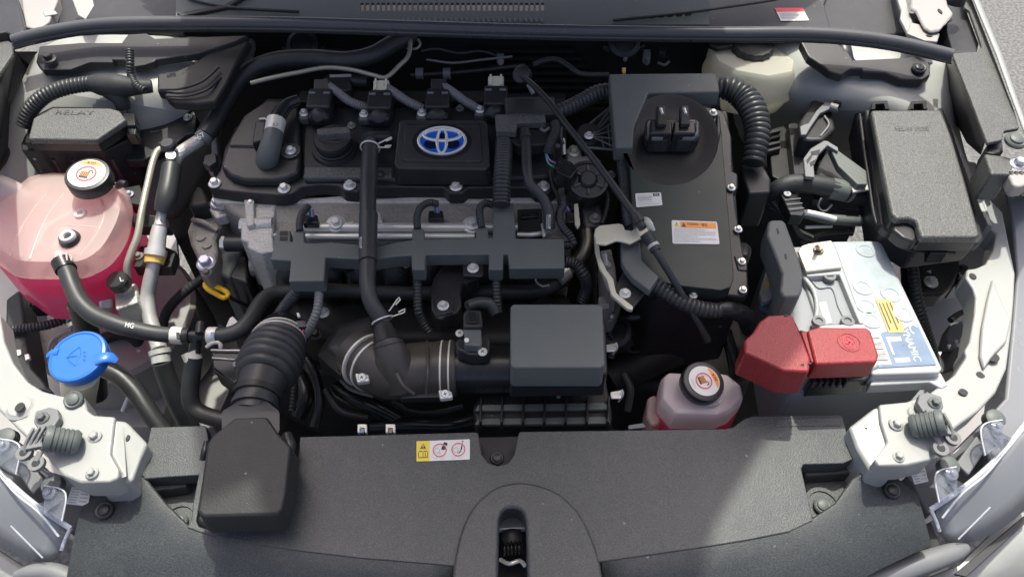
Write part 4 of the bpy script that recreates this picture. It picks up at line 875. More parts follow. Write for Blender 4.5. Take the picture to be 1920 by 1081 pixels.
# head-side hoses
bh = thing('breather_hose', 'smooth black breather hose running upright in front of the emblem cover', 'hose', P(690, 450, .8))
tube('hose', [(695, 266, lift(ZV, .028)), (694, 284, lift(ZV, .032)), (692, 320, .905), (690, 370, .902), (690, 430, .895), (690, 490, .885), (689, 530, .878), (696, 566, .868), (712, 592, .857), (720, 606, .85)], [12, 15, 15.5, 15.5, 15.5, 15.5, 15.5, 15.5, 16, 16], 'rubber', bh)
tube('sleeve', [(691, 402, .899), (690, 440, .893), (690, 490, .886)], 17.5, 'rubber', bh)
tube('end_fitting', [(688, 262, lift(ZV, .026)), (700, 258, lift(ZV, .02)), (730, 258, lift(ZV, .012))], [13, 12, 12], 'plastic_black', bh)
f = quadf([(672, 444), (680, 444), (680, 466), (672, 466)], .909); lettering('1102', f, .2, .0, .8, 1.0, 'print_white', bh)
def wire_clip(par, c, ax, r, dirv):
    u, v, a = basis(ax)
    pts = [c+(u*math.cos(t)+v*math.sin(t))*r for t in [i*2*math.pi/20 for i in range(21)]]
    tube('spring_wire', pts, 1.7, 'cream_wire', par, seg=8)
    d = Vector(dirv).normalized(); s_ = d.cross(a).normalized()
    for k in (-1, 1):
        o_ = c+d*r+a*.004*k; tube('spring_loop', [o_-d*.001, o_+d*.008+a*.003*k, o_+d*.017+a*.006*k, o_+d*.019+a*.003*k, o_+d*.010+a*.001*k], 1.5, 'cream_wire', par, seg=8)
wire_clip(bh, P(694, 277, lift(ZV, .030)), (0, -.9, -.1), .0135, (1, .1, .25))
wire_clip(bh, P(717, 600, .853), (.35, -.7, -.4), .0135, (.8, .5, .4))

# fuel rail
fr_ = thing('fuel_rail', 'silver twin tube fuel rail with two big bolts below the valve cover', 'fuel rail', P(730, 430, .8))
tube('rail_tube', [(566, 427, .835), (700, 427, .835), (870, 427, .835), (1000, 427, .835)], 10, 'alu_pipe', fr_)
tube('return_tube', [(574, 443, .832), (700, 443, .832), (890, 443, .832)], 6.2, 'zinc', fr_)
for x, y in ((630, 420), (886, 422)):
    lathe('eye', P(x, y, .838), (0, -.2, 1), [(.0145, -.012), (.0145, .002), (.011, .004)], 'alu_pipe', fr_, 24); bolt(fr_, x, y-1, .843, 13)
poly('stay', [(704, 398), (712, 396), (718, 416), (706, 418)], .845, .01, 'alu_pipe', fr_, .002)
poly('stay', [(646, 416), (663, 414), (663, 421), (646, 420)], .843, .006, 'alu_pipe', fr_, .001)
for i, (pts, lb) in enumerate((([(562, 434, .872), (562, 418, .872), (567, 400, .868), (577, 388, .862)], 'injector conduit rising at the end of the wiring tray by the cast front housing'),
                  ([(783, 430, .872), (782, 408, .874), (788, 390, .876), (804, 380, .876), (820, 382, .87)], 'hooked injector conduit rising from the tray below the emblem cover'),
                  ([(904, 428, .872), (900, 408, .874), (900, 390, .876), (910, 381, .876), (924, 384, .87)], 'hooked injector conduit rising beside the wide vertical conduit'))):
    t = thing('injector_conduit', lb, 'conduit', P(pts[0][0], 434, .84), 'injector conduits on the wiring tray')
    tube('ribbed_hose', pts, 6.5, 'conduit', t, corr=.004)
    x, y = pts[-1][0]+(6 if i == 0 else -2), pts[-1][1]+(4 if i == 0 else 2)
    if i < 2:
        for d, wm in ((-2, 'wire_blue'), (2, 'wire_white'), (5, 'wire_violet')): tube('wire', [(x+d-2, y+0, .862), (x+d, y+7, .856), (x+d, y+14, .85)], 1.8, wm, t)
        poly('plug', [(x-14, y+10), (x+12, y+10), (x+14, y+26), (x-16, y+26)], .85, .03, 'plastic_gloss', t, .002)

# wiring tray
tr = thing('wiring_tray', 'flat black cross shaped wiring tray spanning the engine below the fuel rail', 'wiring tray', P(780, 470, .83))
poly('cover', [(506, 486), (514, 456), (520, 450), (548, 452), (549, 432), (570, 432), (571, 454), (590, 455), (620, 453), (676, 458), (710, 461), (745, 453), (772, 449), (773, 428), (795, 428), (796, 448), (892, 446), (893, 425), (915, 425), (916, 445), (924, 445), (924, 380), (964, 380), (967, 446), (1058, 447), (1059, 502), (955, 503), (952, 476), (944, 476), (943, 505), (916, 505), (917, 476), (798, 477), (797, 505), (772, 505), (771, 478), (740, 480), (700, 486), (670, 485), (611, 482), (608, 526), (541, 527), (545, 488)], .872, .022, 'plastic_matte', tr, .0022)
poly('end_plug', [(514, 432), (545, 431), (545, 453), (513, 457)], .868, .018, 'plastic_matte', tr, .002)
for y in (433, 443): poly('plug_window', [(525, y), (539, y), (539, y+7), (524, y+7)], .8688, .001, 'plastic_dark', tr, 0)
tube('pin', [(514, 441, .866), (519, 441, .866)], 3, 'label_white', tr)
# conduits below the tray
for pts, r, lb, cm in (([(568, 524, .85), (556, 546, .84), (540, 568, .82), (524, 590, .80), (514, 612, .78)], 11, 'thick ribbed conduit dropping from the tray towards the bellows hose', 'conduit'),
                   ([(598, 524, .85), (598, 556, .845), (594, 584, .835), (584, 608, .82), (572, 628, .80)], 8, 'grey ribbed conduit ending in red and blue wires', 'conduit_grey'),
                   ([(783, 504, .85), (783, 540, .84), (784, 580, .825), (792, 600, .81), (806, 622, .80)], 8, 'ribbed conduit dropping from the middle of the tray to the intake tube', 'conduit'),
                   ([(931, 503, .85), (931, 530, .845), (932, 560, .835), (934, 586, .82)], 8, 'ribbed conduit dropping from the tray to the airflow sensor', 'conduit'),
                   ([(1058, 490, .855), (1078, 495, .85), (1094, 514, .84), (1100, 540, .81), (1092, 562, .79)], 11, 'ribbed conduit curling down from the wide end of the tray', 'conduit')):
    tag(tube('tray_conduit', pts, r, cm, corr=.0045, amp=.09), lb, 'conduit')
sc2 = thing('sensor_plug', 'small black plug with red and blue wires above the bellows hose', 'connector', P(560, 610, .77))
poly('plug', [(551, 600), (576, 598), (578, 612), (550, 614)], .82, .025, 'plastic_gloss', sc2, .002)
for d, wm in ((0, 'wire_blue'), (8, 'wire_white'), (16, 'wire_red')): tube('wire', [(553+d, 614, .815), (555+d*.8, 624, .812), (564+d*.3, 634, .808)], 2, wm, sc2)
poly('white_tab', [(556, 586), (560, 586), (563, 592), (558, 594)], .823, .003, 'label_white', sc2, 0)

# intake manifold and small brackets
im = thing('intake_manifold', 'black plastic intake manifold with curved runners behind the wiring tray', 'intake manifold', P(760, 540, .6))
for x in (540, 620, 668, 740, 800, 860, 905, 985): tube('runner', [(x, 478, .80), (x+2, 500, .795), (x+4, 530, .77), (x+6, 560, .72)], [22, 24, 25, 24], 'plastic_black', im)
poly('plenum', [(530, 548), (1070, 540), (1080, 600), (960, 640), (640, 640), (540, 600)], .74, .1, 'plastic_dark', im, .02, 4)
poly('rib_plate', [(618, 484), (660, 484), (660, 500), (650, 504), (620, 500)], .815, .01, 'plastic_black', im, .002)
bolt(im, 606, 586, .765, 12); bolt(im, 762, 498, .81, 6, m='cast_dark'); bolt(im, 592, 627, .75, 12, m='plastic_black')
ib = thing('manifold_stay', 'black stamped steel stay with two silver bolts below the wiring tray', 'bracket', P(845, 550, .77))
poly('plate', [(806, 545), (812, 520), (828, 500), (850, 491), (866, 488), (866, 500), (900, 514), (896, 522), (870, 530), (864, 548), (866, 572), (858, 586), (838, 590), (830, 598), (818, 596), (808, 580)], .832, .03, 'plastic_black', ib, .004)
poly('upper_tab', [(867, 478), (906, 478), (908, 514), (902, 518), (868, 516)], .852, .006, 'plastic_black', ib, .002)
poly('lower_seat', [(814, 556), (852, 554), (850, 584), (818, 592)], .834, .004, 'plastic_black', ib, .002)
bolt(ib, 887, 503, .853, 11); bolt(ib, 831, 573, .835, 11); hole_c = P(850, 504, .8325)
lathe('hole', hole_c, (0, 0, 1), [(.0035, 0), (.0035, .0006), (.001, .0006)], 'plastic_dark', ib, 12)

# upright corrugated hose & cable bracket on the right of the emblem
cbk = thing('cable_bracket', 'small grained T shaped cable holder behind the upright ribbed hose', 'bracket', P(970, 215, .89))
poly('holder', [(928, 214), (1022, 214), (1024, 228), (970, 230), (968, 246), (930, 245)], .928, .012, 'plastic_lid', cbk, .002)  # sun sparkle on the holder's top painted as pale speckle
poly('backing', [(926, 180), (1040, 180), (1044, 216), (1030, 270), (970, 272), (928, 240)], .914, .02, 'plastic_dark', cbk, .003)
poly('side_box', [(945, 182), (1040, 180), (1046, 212), (948, 214)], .93, .016, 'plastic_black', cbk, .004)
uc = thing('ribbed_hose', 'upright wide ribbed black hose between emblem cover and wiring tray', 'conduit', P(942, 320, .87))
tube('hose', [(946, 246, .905), (945, 280, .905), (942, 330, .902), (940, 384, .885)], [15, 16, 16, 16], 'conduit', uc, corr=.0058, amp=.08, seg=20)
sh = thing('bypass_hose', 'slim smooth black hose bending down beside the upright ribbed hose', 'hose', P(1000, 340, .86))
tube('hose', [(984, 250, .915), (987, 280, .913), (988, 318, .908), (994, 346, .90), (1014, 366, .892), (1026, 388, .882), (1030, 410, .872), (1030, 428, .862)], [10, 10, 10, 10, 10, 10.5, 11, 11], 'rubber', sh)
tube('cuff', [(983, 248, .916), (986, 262, .915)], 12, 'rubber', sh)
f = quadf([(1024, 402), (1034, 402), (1033, 430), (1023, 430)], .889); lettering('1102', f, .1, 0, .9, 1, 'print_white', sh)
# sensor plug cluster and vacuum actuator
va = thing('round_actuator', 'round black six spoked actuator cap beside the slanted shift cable', 'actuator', P(1102, 336, .84))
c = P(1102, 338, .885); ax = Vector((.05, -.45, 1)).normalized()
lathe('housing', c, ax, [(.030, -.03), (.031, 0), (.029, .004), (.025, .0045), (.024, .002), (.014, .002), (.012, .006), (.010, .0075), (.001, .0075)], 'plastic_black', va, 40)
u, v, a = basis(ax)
for i in range(6):
    t = i*math.pi/3+math.pi/2; d = u*math.cos(t)+v*math.sin(t); boxw('spoke', c+d*.018+a*.0035, .012, .003, .003, 'plastic_matte', va, .0005, rz=t, rx=0)
poly('connector', [(1038, 312), (1052, 294), (1074, 304), (1084, 316), (1070, 334), (1046, 322)], .905, .025, 'plastic_gloss', va, .002)
poly('connector_window', [(1047, 302), (1056, 304), (1054, 308), (1045, 306)], .9056, .001, 'plastic_dark', va, 0); poly('connector_window', [(1041, 312), (1050, 314), (1048, 318), (1039, 316)], .9056, .001, 'plastic_dark', va, 0)
tube('wire', [(1042, 306, .895), (1030, 300, .90), (1025, 288, .905)], 1.8, 'wire_violet', va); tube('wire', [(1040, 314, .895), (1028, 306, .90), (1023, 288, .905)], 1.8, 'wire_green', va)
tube('loom', [(1026, 288, .905), (1032, 268, .915), (1042, 246, .92), (1040, 232, .92)], 9, 'tape', va, corr=.004, amp=.05)
ob_ = thing('cast_bracket', 'cluster of cast metal brackets and bolts beside the round actuator', 'bracket', P(1075, 290, .84))
poly('plate', [(1060, 282), (1070, 270), (1088, 272), (1092, 292), (1110, 288), (1128, 300), (1124, 320), (1100, 316), (1066, 308)], .872, .02, 'cast_alu', ob_, .003)
bolt(ob_, 1076, 285, .874, 13, m='yellow_steel'); bolt(ob_, 1114, 301, .874, 8); bolt(ob_, 1020, 258, .89, 9, m='cast_alu'); bolt(ob_, 1045, 278, .87, 9, m='cast_alu')
tube('steel_pin', [(1056, 260, .90), (1058, 290, .885)], 4, 'alu_pipe', ob_); bolt(ob_, 1145, 328, .87, 9, m='cast_alu')
poly('lower_plate', [(1040, 350), (1090, 352), (1096, 372), (1060, 380), (1035, 372)], .83, .02, 'cast_alu', ob_, .003)
bolt(ob_, 1077, 372, .84, 8, kind='pan')
poly('throttle_body', [(1090, 372), (1120, 366), (1130, 400), (1128, 420), (1098, 424)], .83, .06, 'cast_dark', ob_, .004)
bolt(ob_, 1116, 410, .835, 11, m='cast_alu')
sc3 = thing('sensor_harness', 'ribbed harness with violet wires hanging beside the brown steel pipe', 'wiring', P(1060, 420, .83))
tube('ribbed_hose', [(1056, 386, .87), (1048, 402, .87), (1054, 424, .868), (1070, 444, .862), (1074, 458, .855), (1060, 460, .85)], 7, 'conduit', sc3, corr=.0042)
tube('wire', [(1052, 382, .872), (1060, 386, .87), (1066, 394, .862)], 2.5, 'wire_violet', sc3); poly('plug', [(1060, 396), (1078, 398), (1080, 416), (1062, 416)], .862, .02, 'plastic_gloss', sc3, .002)
poly('pale_stay', [(1076, 382), (1084, 380), (1088, 420), (1083, 428), (1078, 420)], .865, .004, 'yellow_steel', sc3, .001)
tag(tube('steel_pipe', [(1100, 430, .82), (1102, 452, .81), (1096, 474, .80), (1082, 492, .79), (1066, 510, .78), (1056, 530, .765)], [15, 15, 15, 14, 14, 13], 'steel_brown'), 'bent brownish bare steel pipe beside the wide end of the tray', 'pipe')
tag(tube('thin_stay_rod', [(1010, 500, .83), (1004, 524, .82), (1016, 536, .81), (1030, 534, .81)], 2, 'alu_pipe'), 'thin bent wire stay under the wide end of the tray', 'wire')

# dipstick ring
ds = thing('dipstick', 'yellow plastic oil dipstick handle ring beside the lilac bolt', 'dipstick', P(405, 545, .74))
tube('handle', [(384, 534, .765), (390, 530, .768), (404, 536, .766), (420, 544, .762), (428, 552, .758), (420, 558, .756), (404, 550, .758), (390, 542, .762), (384, 534, .765)], 5, 'yellow_plastic', ds)
tube('stem', [(424, 553, .757), (440, 562, .74), (468, 575, .71)], 4, 'plastic_black', ds)

# bellows intake hose, snorkel
bw = thing('bellows_hose', 'wide black ribbed rubber intake bellows leading down to the snorkel', 'bellows', P(500, 700, .75))
tube('bellows', [(524, 642, .80), (514, 664, .808), (503, 688, .815), (494, 712, .82)], [48, 54, 56, 48], 'rubber', bw, corr=.0125, amp=.085, seg=40)
tube('rear_mouth', [(530, 624, .79), (526, 636, .80)], [44, 50], 'plastic_gloss', bw)
tube('smooth_neck', [(494, 710, .82), (486, 730, .822), (480, 752, .822), (474, 775, .82)], [44, 41, 40, 40], 'rubber', bw, seg=32)
tube('collar', [(484, 734, .823), (481, 745, .823)], [44, 44], 'plastic_smooth', bw, seg=32); tube('collar', [(478, 757, .823), (476, 766, .823)], [43, 43], 'rubber', bw, seg=32)
tube('wire_band', [(526, 632, .80)]+[(525.5, 634, .8005)], 48, 'cream_wire', bw, seg=32); tube('wire_band', [(522, 640, .803), (521.5, 642, .8035)], 51.5, 'cream_wire', bw, seg=32)
sn = thing('intake_snorkel', 'black boxy air intake snorkel lying over the front cover', 'air intake', P(455, 880, .80))
SZ = PL(455, 880, .868, 10)
loft('duct', [[P(474+40*math.cos(t), 770+24*math.sin(t), .84) for t in [2*math.pi*i/24 for i in range(24)]]]+
     [[P(cx+w*max(-1, min(1, 1.35*math.cos(t))), cy+hh_*max(-1, min(1, 1.35*math.sin(t))), SZ) if False else P(cx+w*max(-1, min(1, 1.35*math.cos(t))), cy+hh_*max(-1, min(1, 1.35*math.sin(t))), z_) for t in [2*math.pi*i/24 for i in range(24)]] for cx, cy, w, hh_, z_ in ((470, 790, 54, 22, .845),)], 'plastic_black', sn, ang=60)
poly('box', [(440, 782), (500, 780), (522, 812), (545, 836), (536, 920), (528, 955), (518, 964), (380, 968), (370, 958), (378, 900), (388, 830), (398, 815)], SZ, .036, 'plastic_smooth', sn, .010, 4, k=1.05)
tube('side_clip', [(538, 815, .835), (544, 835, .835), (540, 855, .83)], [10, 11, 9], 'plastic_black', sn); tube('side_clip', [(388, 828, .835), (384, 845, .835), (380, 862, .83)], [6, 7, 6], 'plastic_gloss', sn)
poly('foot_rim', [(372, 962), (532, 956), (524, 974), (510, 982), (384, 986), (368, 976)], lift(SZ, -.036), .012, 'plastic_dark', sn, .004)

# resonator, intake tube, air box
rs_ = thing('resonator', 'faceted dark resonator chamber beside the clamped intake tube', 'resonator', P(650, 660, .68))
loft('chamber', [W([(600, 690), (640, 640), (700, 625), (720, 660), (700, 700), (650, 722)], .70), W([(594, 664), (632, 606), (700, 592), (722, 638), (700, 690), (640, 706)], .775), W([(612, 652), (640, 612), (694, 600), (704, 632), (690, 670), (644, 684)], .80), W([(630, 648), (648, 622), (684, 612), (690, 634), (680, 660), (652, 668)], .806)], 'rubber', rs_, ang=25, bev=.004)
it = thing('intake_tube', 'thick brownish black rubber intake elbow with wire clamps', 'intake tube', P(770, 690, .74))
tube('elbow', [(668, 662, .79), (690, 676, .795), (722, 692, .80), (760, 697, .80), (800, 692, .80), (856, 690, .80)], [46, 50, 54, 54, 52, 51], 'rubber_brown', it, seg=36)
tube('socket', [(756, 706, .80), (742, 682, .822), (731, 656, .842), (724, 638, .848)], [46, 38, 30, 27], 'rubber_brown', it, seg=28)
tube('socket_cone', [(727, 644, .8475), (723, 630, .850), (718, 612, .853)], [27.5, 24, 17.5], 'plastic_smooth', it, seg=28)
tube('socket_lip', [(728, 647, .8465), (727, 643, .848)], 29, 'rubber_brown', it, seg=28)
tube('rib', [(800, 640, .82), (802, 660, .838), (802, 700, .84), (800, 738, .815)], 3, 'rubber_brown', it); tube('rib', [(744, 700, .838), (756, 722, .832), (776, 738, .82)], 4, 'rubber_brown', it)
for k, (ps, rr) in enumerate((([(826, 691, .80), (833, 690.6, .80)], 51.5), ([(841, 690.4, .80), (848, 690, .80)], 51.5))): 
    o_ = tube('wire_band', [((ps[0][0]+ps[1][0])/2-1.5, 690.5, .80), ((ps[0][0]+ps[1][0])/2+1.5, 690.5, .80)], 53.5, 'cream_wire', it, seg=36)
tube('cuff', [(820, 691, .80), (854, 690, .80)], 52.4, 'rubber_brown', it, seg=36)
for x, y in ((688, 675), (703, 684)):
    tube('wire_band', [(x-1.3, y-1, .7955), (x+1.3, y+1, .796)], 54.5, 'cream_wire', it, seg=36)
for (x, y, z) in ((679, 707, .822), (835, 738, .826)):
    cs = poly('clamp_screw_block', [(x-14, y-9), (x+12, y-6), (x+14, y+6), (x-10, y+9)], z, .008, 'zinc', it, .002); bolt(it, x, y, z+.0005, 8, kind='pan', n=(0, -.5, 1))
poly('lower_lug', [(748, 738), (752, 730), (812, 728), (826, 732), (826, 744), (752, 746)], .80, .012, 'plastic_black', it, .002); bolt(it, 781, 731, .801, 4, m='cast_alu')
tube('drain_nipple', [(690, 712, .79), (706, 730, .78), (722, 742, .77)], [14, 14, 10], 'plastic_black', it)
mf = thing('airflow_sensor', 'black airflow sensor module with two silver screws on the intake tube', 'sensor', P(890, 650, .83))
tube('sensor_pipe', [(852, 690, .80), (900, 690, .80), (966, 690, .80)], 47, 'plastic_gloss', mf, seg=36)
poly('base', [(853, 640), (862, 630), (916, 626), (920, 640), (918, 660), (905, 664), (880, 664), (856, 654)], .858, .02, 'plastic_black', mf, .003)
poly('module', [(870, 612), (902, 612), (904, 644), (899, 648), (870, 646)], .872, .014, 'plastic_matte', mf, .003)
poly('connector', [(868, 590), (872, 580), (902, 580), (906, 612), (868, 612)], .878, .024, 'plastic_black', mf, .003); poly('latch', [(878, 584), (894, 584), (896, 604), (878, 604)], .8815, .004, 'plastic_gloss', mf, .001)
tube('plug_boot', [(876, 574, .865), (895, 568, .862), (918, 570, .858), (930, 588, .85)], [10, 11, 12, 10], 'rubber', mf)
bolt(mf, 862, 625, .861, 8, kind='pan'); bolt(mf, 905, 660, .861, 9, kind='pan'); tube('locating_pin', [(875, 638, .870), (875, 637, .875)], 4.5, 'zinc', mf)
ab = thing('air_filter_box', 'large square black air filter box with a rounded matte lid', 'air filter box', P(1040, 690, .66))
AZ = PL(1040, 630, .885, 4)
poly('lid', [(962, 569), (1122, 569), (1130, 574), (1134, 682), (1128, 688), (962, 688), (957, 682), (957, 574)], AZ, .04, 'plastic_matte', ab, .007, 4, k=1.01)
poly('lid_skirt', [(957, 600), (1136, 600), (1140, 700), (955, 702)], lift(AZ, -.032), .05, 'plastic_black', ab, .004)
poly('base', [(886, 762), (900, 740), (950, 736), (958, 700), (1134, 696), (1148, 770), (1148, 790), (892, 792)], .765, .08, 'plastic_black', ab, .004)
for i in range(7): x = 900+40*i; poly('rib', [(x, 741), (x+4, 741), (x+3, 790), (x-2, 790)], .775, .02, 'plastic_black', ab, .001)
for y, zz in ((758, .772), (784, .768)): poly('ledge', [(896, y), (1132, y-4), (1144, y+2), (1144, y+9), (890, y+11)], zz, .006, 'plastic_matte', ab, .001)
poly('paint_mark', [(1042, 736), (1048, 741), (1052, 736), (1050, 746), (1044, 745)], .781, .0008, 'wire_green', ab, 0)
for x, y in ((1147, 650), (1158, 738)):
    poly('spring_clip', [(x-14, y-4), (x+8, y-8), (x+11, y-2), (x+6, y+8), (x-12, y+8)], .80, .003, 'zinc', ab, .001); tube('spring_leg', [(x+8, y-8, .806), (x+10, y+2, .80), (x+2, y+14, .785)], 2.2, 'zinc', ab)
for x, lb in ((679, 'pale spring hose clamp with a blue tag peeking over the front cover'), (732, 'plain pale spring hose clamp peeking over the front cover')):
    t = thing('spring_clamp', lb, 'clamp', P(x, 800, .78))
    poly('band', [(x-9, 794), (x+9, 794), (x+9, 810), (x+5, 810), (x+4, 801), (x-4, 801), (x-5, 810), (x-9, 810)], .80, .006, 'cream_wire', t, .001)
    poly('tag_piece', [(x-3, 802), (x+4, 802), (x+3, 811), (x-5, 811)], .798, .004, 'label_blue' if x < 700 else 'conduit_grey', t, .001)
# shapes in the dark front of the engine
for pts, r, lb in (([(630, 730, .66), (665, 748, .67), (705, 764, .67), (750, 790, .65)], 16, 'dark hose running below the intake elbow'),
                   ([(700, 800, .64), (780, 796, .66), (850, 796, .66), (910, 780, .64)], 15, 'dark hose curving behind the front cover edge'),
                   ([(560, 780, .62), (575, 740, .64), (560, 700, .64)], 14, 'dark hose standing beside the bellows neck')):
    tag(tube('dark_hose', pts, r, 'plastic_gloss'), lb, 'hose')
# battery tray / control bracket left of bellows
bt = thing('control_bracket', 'black bracket with a pale edge below the blue marked clamp', 'bracket', P(430, 690, .7))
poly('plate', [(395, 655), (462, 655), (466, 690), (440, 720), (398, 690)], .765, .04, 'plastic_gloss', bt, .003); tube('pale_edge', [(396, 656, .768), (458, 657, .768)], 1.8, 'zinc', bt)
tube('pale_edge', [(398, 671, .766), (440, 674, .766)], 1.8, 'zinc', bt); bolt(bt, 443, 682, .768, 6)
tag(poly('aluminium_fin', [(430, 596, .76), (436, 592, .762), (450, 606, .755), (422, 614, .755)], None, .01, 'alu_pipe', None, .001), 'small triangular aluminium fin beside the coolant hose bend', 'bracket')

# ================================================================== RIGHT: INVERTER
ZI = PL(1280, 540, .862, 15)
inv = thing('inverter', 'big flat black hybrid inverter box with a bolted rim and warning label', 'inverter', P(1280, 430, .72))
poly('case', [(1190, 205), (1365, 205), (1378, 330), (1396, 548), (1330, 560), (1230, 552), (1175, 470), (1170, 300)], lift(ZI, -.018), .15, 'plastic_black', inv, .004)
poly('rim', [(1182, 210), (1212, 196), (1300, 192), (1352, 206), (1360, 212), (1372, 255), (1374, 320), (1384, 325), (1384, 352), (1376, 360), (1386, 430), (1396, 480), (1402, 486), (1404, 548), (1396, 556), (1350, 552), (1344, 560), (1240, 540), (1220, 545), (1180, 520), (1176, 330)], lift(ZI, -.006), .014, 'plastic_black', inv, .003)
DC = P(1254, 262, ZI); nI = ZI[1]
arc = [(1256+90*math.cos(t), 262+84*math.sin(t)) for t in [rad(6+(168*i/18)) for i in range(19)]][::-1]
lidpts = arc+[(1352, 240), (1360, 330), (1376, 520), (1370, 538), (1352, 544), (1262, 534), (1240, 528), (1212, 500), (1190, 480), (1180, 300)]
poly('lid', lidpts, lift(ZI, .012), .02, 'enamel_black', inv, .005, 4)
poly('lid_shoulder', [(1344, 212), (1350, 216), (1354, 250), (1347, 270), (1343, 240)], lift(ZI, .010), .016, 'enamel_black', inv, .003)
rw = [W([(1256+r*math.cos(t), 262+r*.93*math.sin(t)) for t in [2*math.pi*i/48 for i in range(48)]], lift(ZI, zz)) for r, zz in ((92, .0105), (84, .009), (70, .004), (52, .001), (20, .0))]
loft('plug_seat', rw[::-1], 'plastic_dark', inv, ang=60, caps=False)
for x, y in ((1217, 213), (1312, 211), (1337, 212), (1371, 352), (1384, 430), (1391, 490), (1393, 543), (1300, 553)):
    bolt(inv, x, y, lift(ZI, -.003), 8)
poly('lug', [(1376, 478), (1402, 484), (1402, 508), (1384, 506)], lift(ZI, -.004), .01, 'plastic_black', inv, .002)
poly('plug_base', [(1212, 220), (1308, 220), (1314, 256), (1298, 266), (1222, 266), (1208, 256)], lift(ZI, .024), .02, 'plastic_gloss', inv, .005, 3)
for s in (0, 1):
    x = 1240+44*s; xs = -1 if s == 0 else 1
    poly('power_plug', [(x-21, 226), (x+20, 226), (x+21, 250), (x-22, 250)], lift(ZI, .040), .034, 'plastic_gloss', inv, .003)
    poly('power_plug_nose', [(x-18, 250), (x+18, 250), (x+14, 262), (x-14, 262)], lift(ZI, .030), .022, 'plastic_black', inv, .003)
    poly('power_plug_lever', [(x-9, 196), (x+8, 196), (x+10, 232), (x-9, 232)], lift(ZI, .044), .012, 'plastic_black', inv, .003)
    tube('lever_pin', [(x-1, 204, lift(ZI, .045)), (x+2, 214, lift(ZI, .046))], 3, 'emblem_chrome', inv)
    poly('lever_pad', [(x-7, 216), (x+9, 216), (x+10, 233), (x-7, 233)], lift(ZI, .0475), .006, 'plastic_smooth', inv, .001)
    poly('plug_lock', [(x+xs*21, 224), (x+xs*26, 228), (x+xs*26, 250), (x+xs*16, 258), (x-xs*4, 257), (x-xs*4, 253), (x+xs*14, 253), (x+xs*21, 247)], lift(ZI, .034), .006, 'plastic_grey', inv, .001)
f = quadf([(1191, 363), (1239, 361), (1242, 385), (1193, 389)], lift(ZI, .0122))
pl1 = flat('part_label', f, [rrect(0, 0, 1, 1, .04, 1.6)], 'label_white', inv)
flat('number_block', f, [rect(.68, .06, .93, .27)], 'ink', pl1, .0009); lettering('01', f, .74, .09, .87, .24, 'label_white', pl1, .0012)
for s_, v in (('INVERTER ASSY', .14), ('KUN0237P', .30), ('TOYOTA', .46), ('G9200-47322', .62), ('TOYOTA MOTOR CORPORATION', .80)):
    lettering(s_, f, .08, v, .62 if v < .8 else .9, v+.11, 'ink' if v in (.30, .46) else 'ink_grey', pl1, .0009)
f = quadf([(1259, 413), (1344, 416), (1349, 458), (1261, 457)], lift(ZI, .0122))
pl2 = flat('warning_label', f, [rrect(0, 0, 1, 1, .03, 2)], 'label_white', inv)
flat('orange_band', f, [rect(.19, .05, .97, .31)], 'label_orange', pl2, .0009); flat('voltage_triangle', f, [[(.04, .28), (.17, .28), (.105, .07)]], 'label_yellow', pl2, .0009); flat('bolt_sign', f, [[(.10, .13), (.12, .13), (.105, .25)]], 'ink', pl2, .0012)
flat('alert_triangle', f, [[(.21, .28), (.31, .28), (.26, .09)]], 'ink_brown', pl2, .0012); lettering('WARNING', f, .34, .10, .58, .20, 'ink_brown', pl2, .0012); lettering('警告', f, .65, .10, .78, .24, 'ink_brown', pl2, .0012)
for k, s_ in enumerate(('HIGH VOLTAGE INSIDE. SEVERE SHOCK', 'NEVER REMOVE COVER. RISK OF ELECTRIC SHOCK', 'DO NOT TOUCH OR OPEN THIS PART WITHOUT', 'REMOVING SERVICE PLUG', 'НЕ ОТКРЫВАТЬ ВЫСОКОЕ НАПРЯЖЕНИЕ', 'SEE THE REPAIR MANUAL')):
    lettering(s_, f, .05, .36+.10*k, (.7, .95, .93, .55, .93, .6)[k], .43+.10*k, 'ink_grey', pl2, .0009)
# L shaped cable duct over the inverter
duct = thing('cable_duct', 'black L shaped cable duct lying across the rear of the inverter', 'cable duct', P(1220, 170, .88))
poly('cover', [(1142, 138), (1340, 136), (1346, 142), (1350, 172), (1216, 174), (1207, 196), (1190, 236), (1187, 276), (1153, 276), (1148, 210)], PL(1220, 170, .955, 10), .025, 'plastic_matte', duct, .003)
poly('shade_fill', [(1210, 176), (1350, 174), (1352, 200), (1206, 206)], .91, .03, 'plastic_dark', duct, .003)  # dark slab standing in for the shade under the duct
tg = tube('main_conduit', [(1346, 164, .935), (1372, 168, .935), (1396, 184, .93), (1412, 208, .925), (1420, 240, .915), (1418, 270, .905), (1412, 306, .89)], [18, 22, 24, 24, 23, 22, 20], 'conduit', None, corr=.0085, amp=.08, seg=24); tag(tg, 'fat ribbed black conduit arching from the duct end down beside the inverter', 'conduit')
tag(tube('side_conduit', [(1040, 212, .92), (1062, 204, .922), (1092, 190, .925), (1120, 176, .93), (1146, 172, .93)], [13, 14, 15, 16, 16], 'conduit', corr=.0065, amp=.08, seg=18), 'ribbed conduit running from the cable holder to the inverter duct', 'conduit')
tag(tube('down_conduit', [(1166, 272, .915), (1169, 310, .905), (1173, 350, .895), (1178, 400, .885), (1184, 424, .878)], [12, 12, 12, 12, 12], 'conduit', corr=.0095, amp=.03, seg=18), 'upright taped conduit at the inverter edge below the duct', 'conduit')
fan = thing('ribbed_duct_foot', 'black fan ribbed duct foot held by one silver bolt', 'bracket', P(1110, 255, .87))
poly('web', [(1085, 262), (1096, 240), (1150, 196), (1154, 278), (1100, 276)], .895, .006, 'plastic_dark', fan, .001)
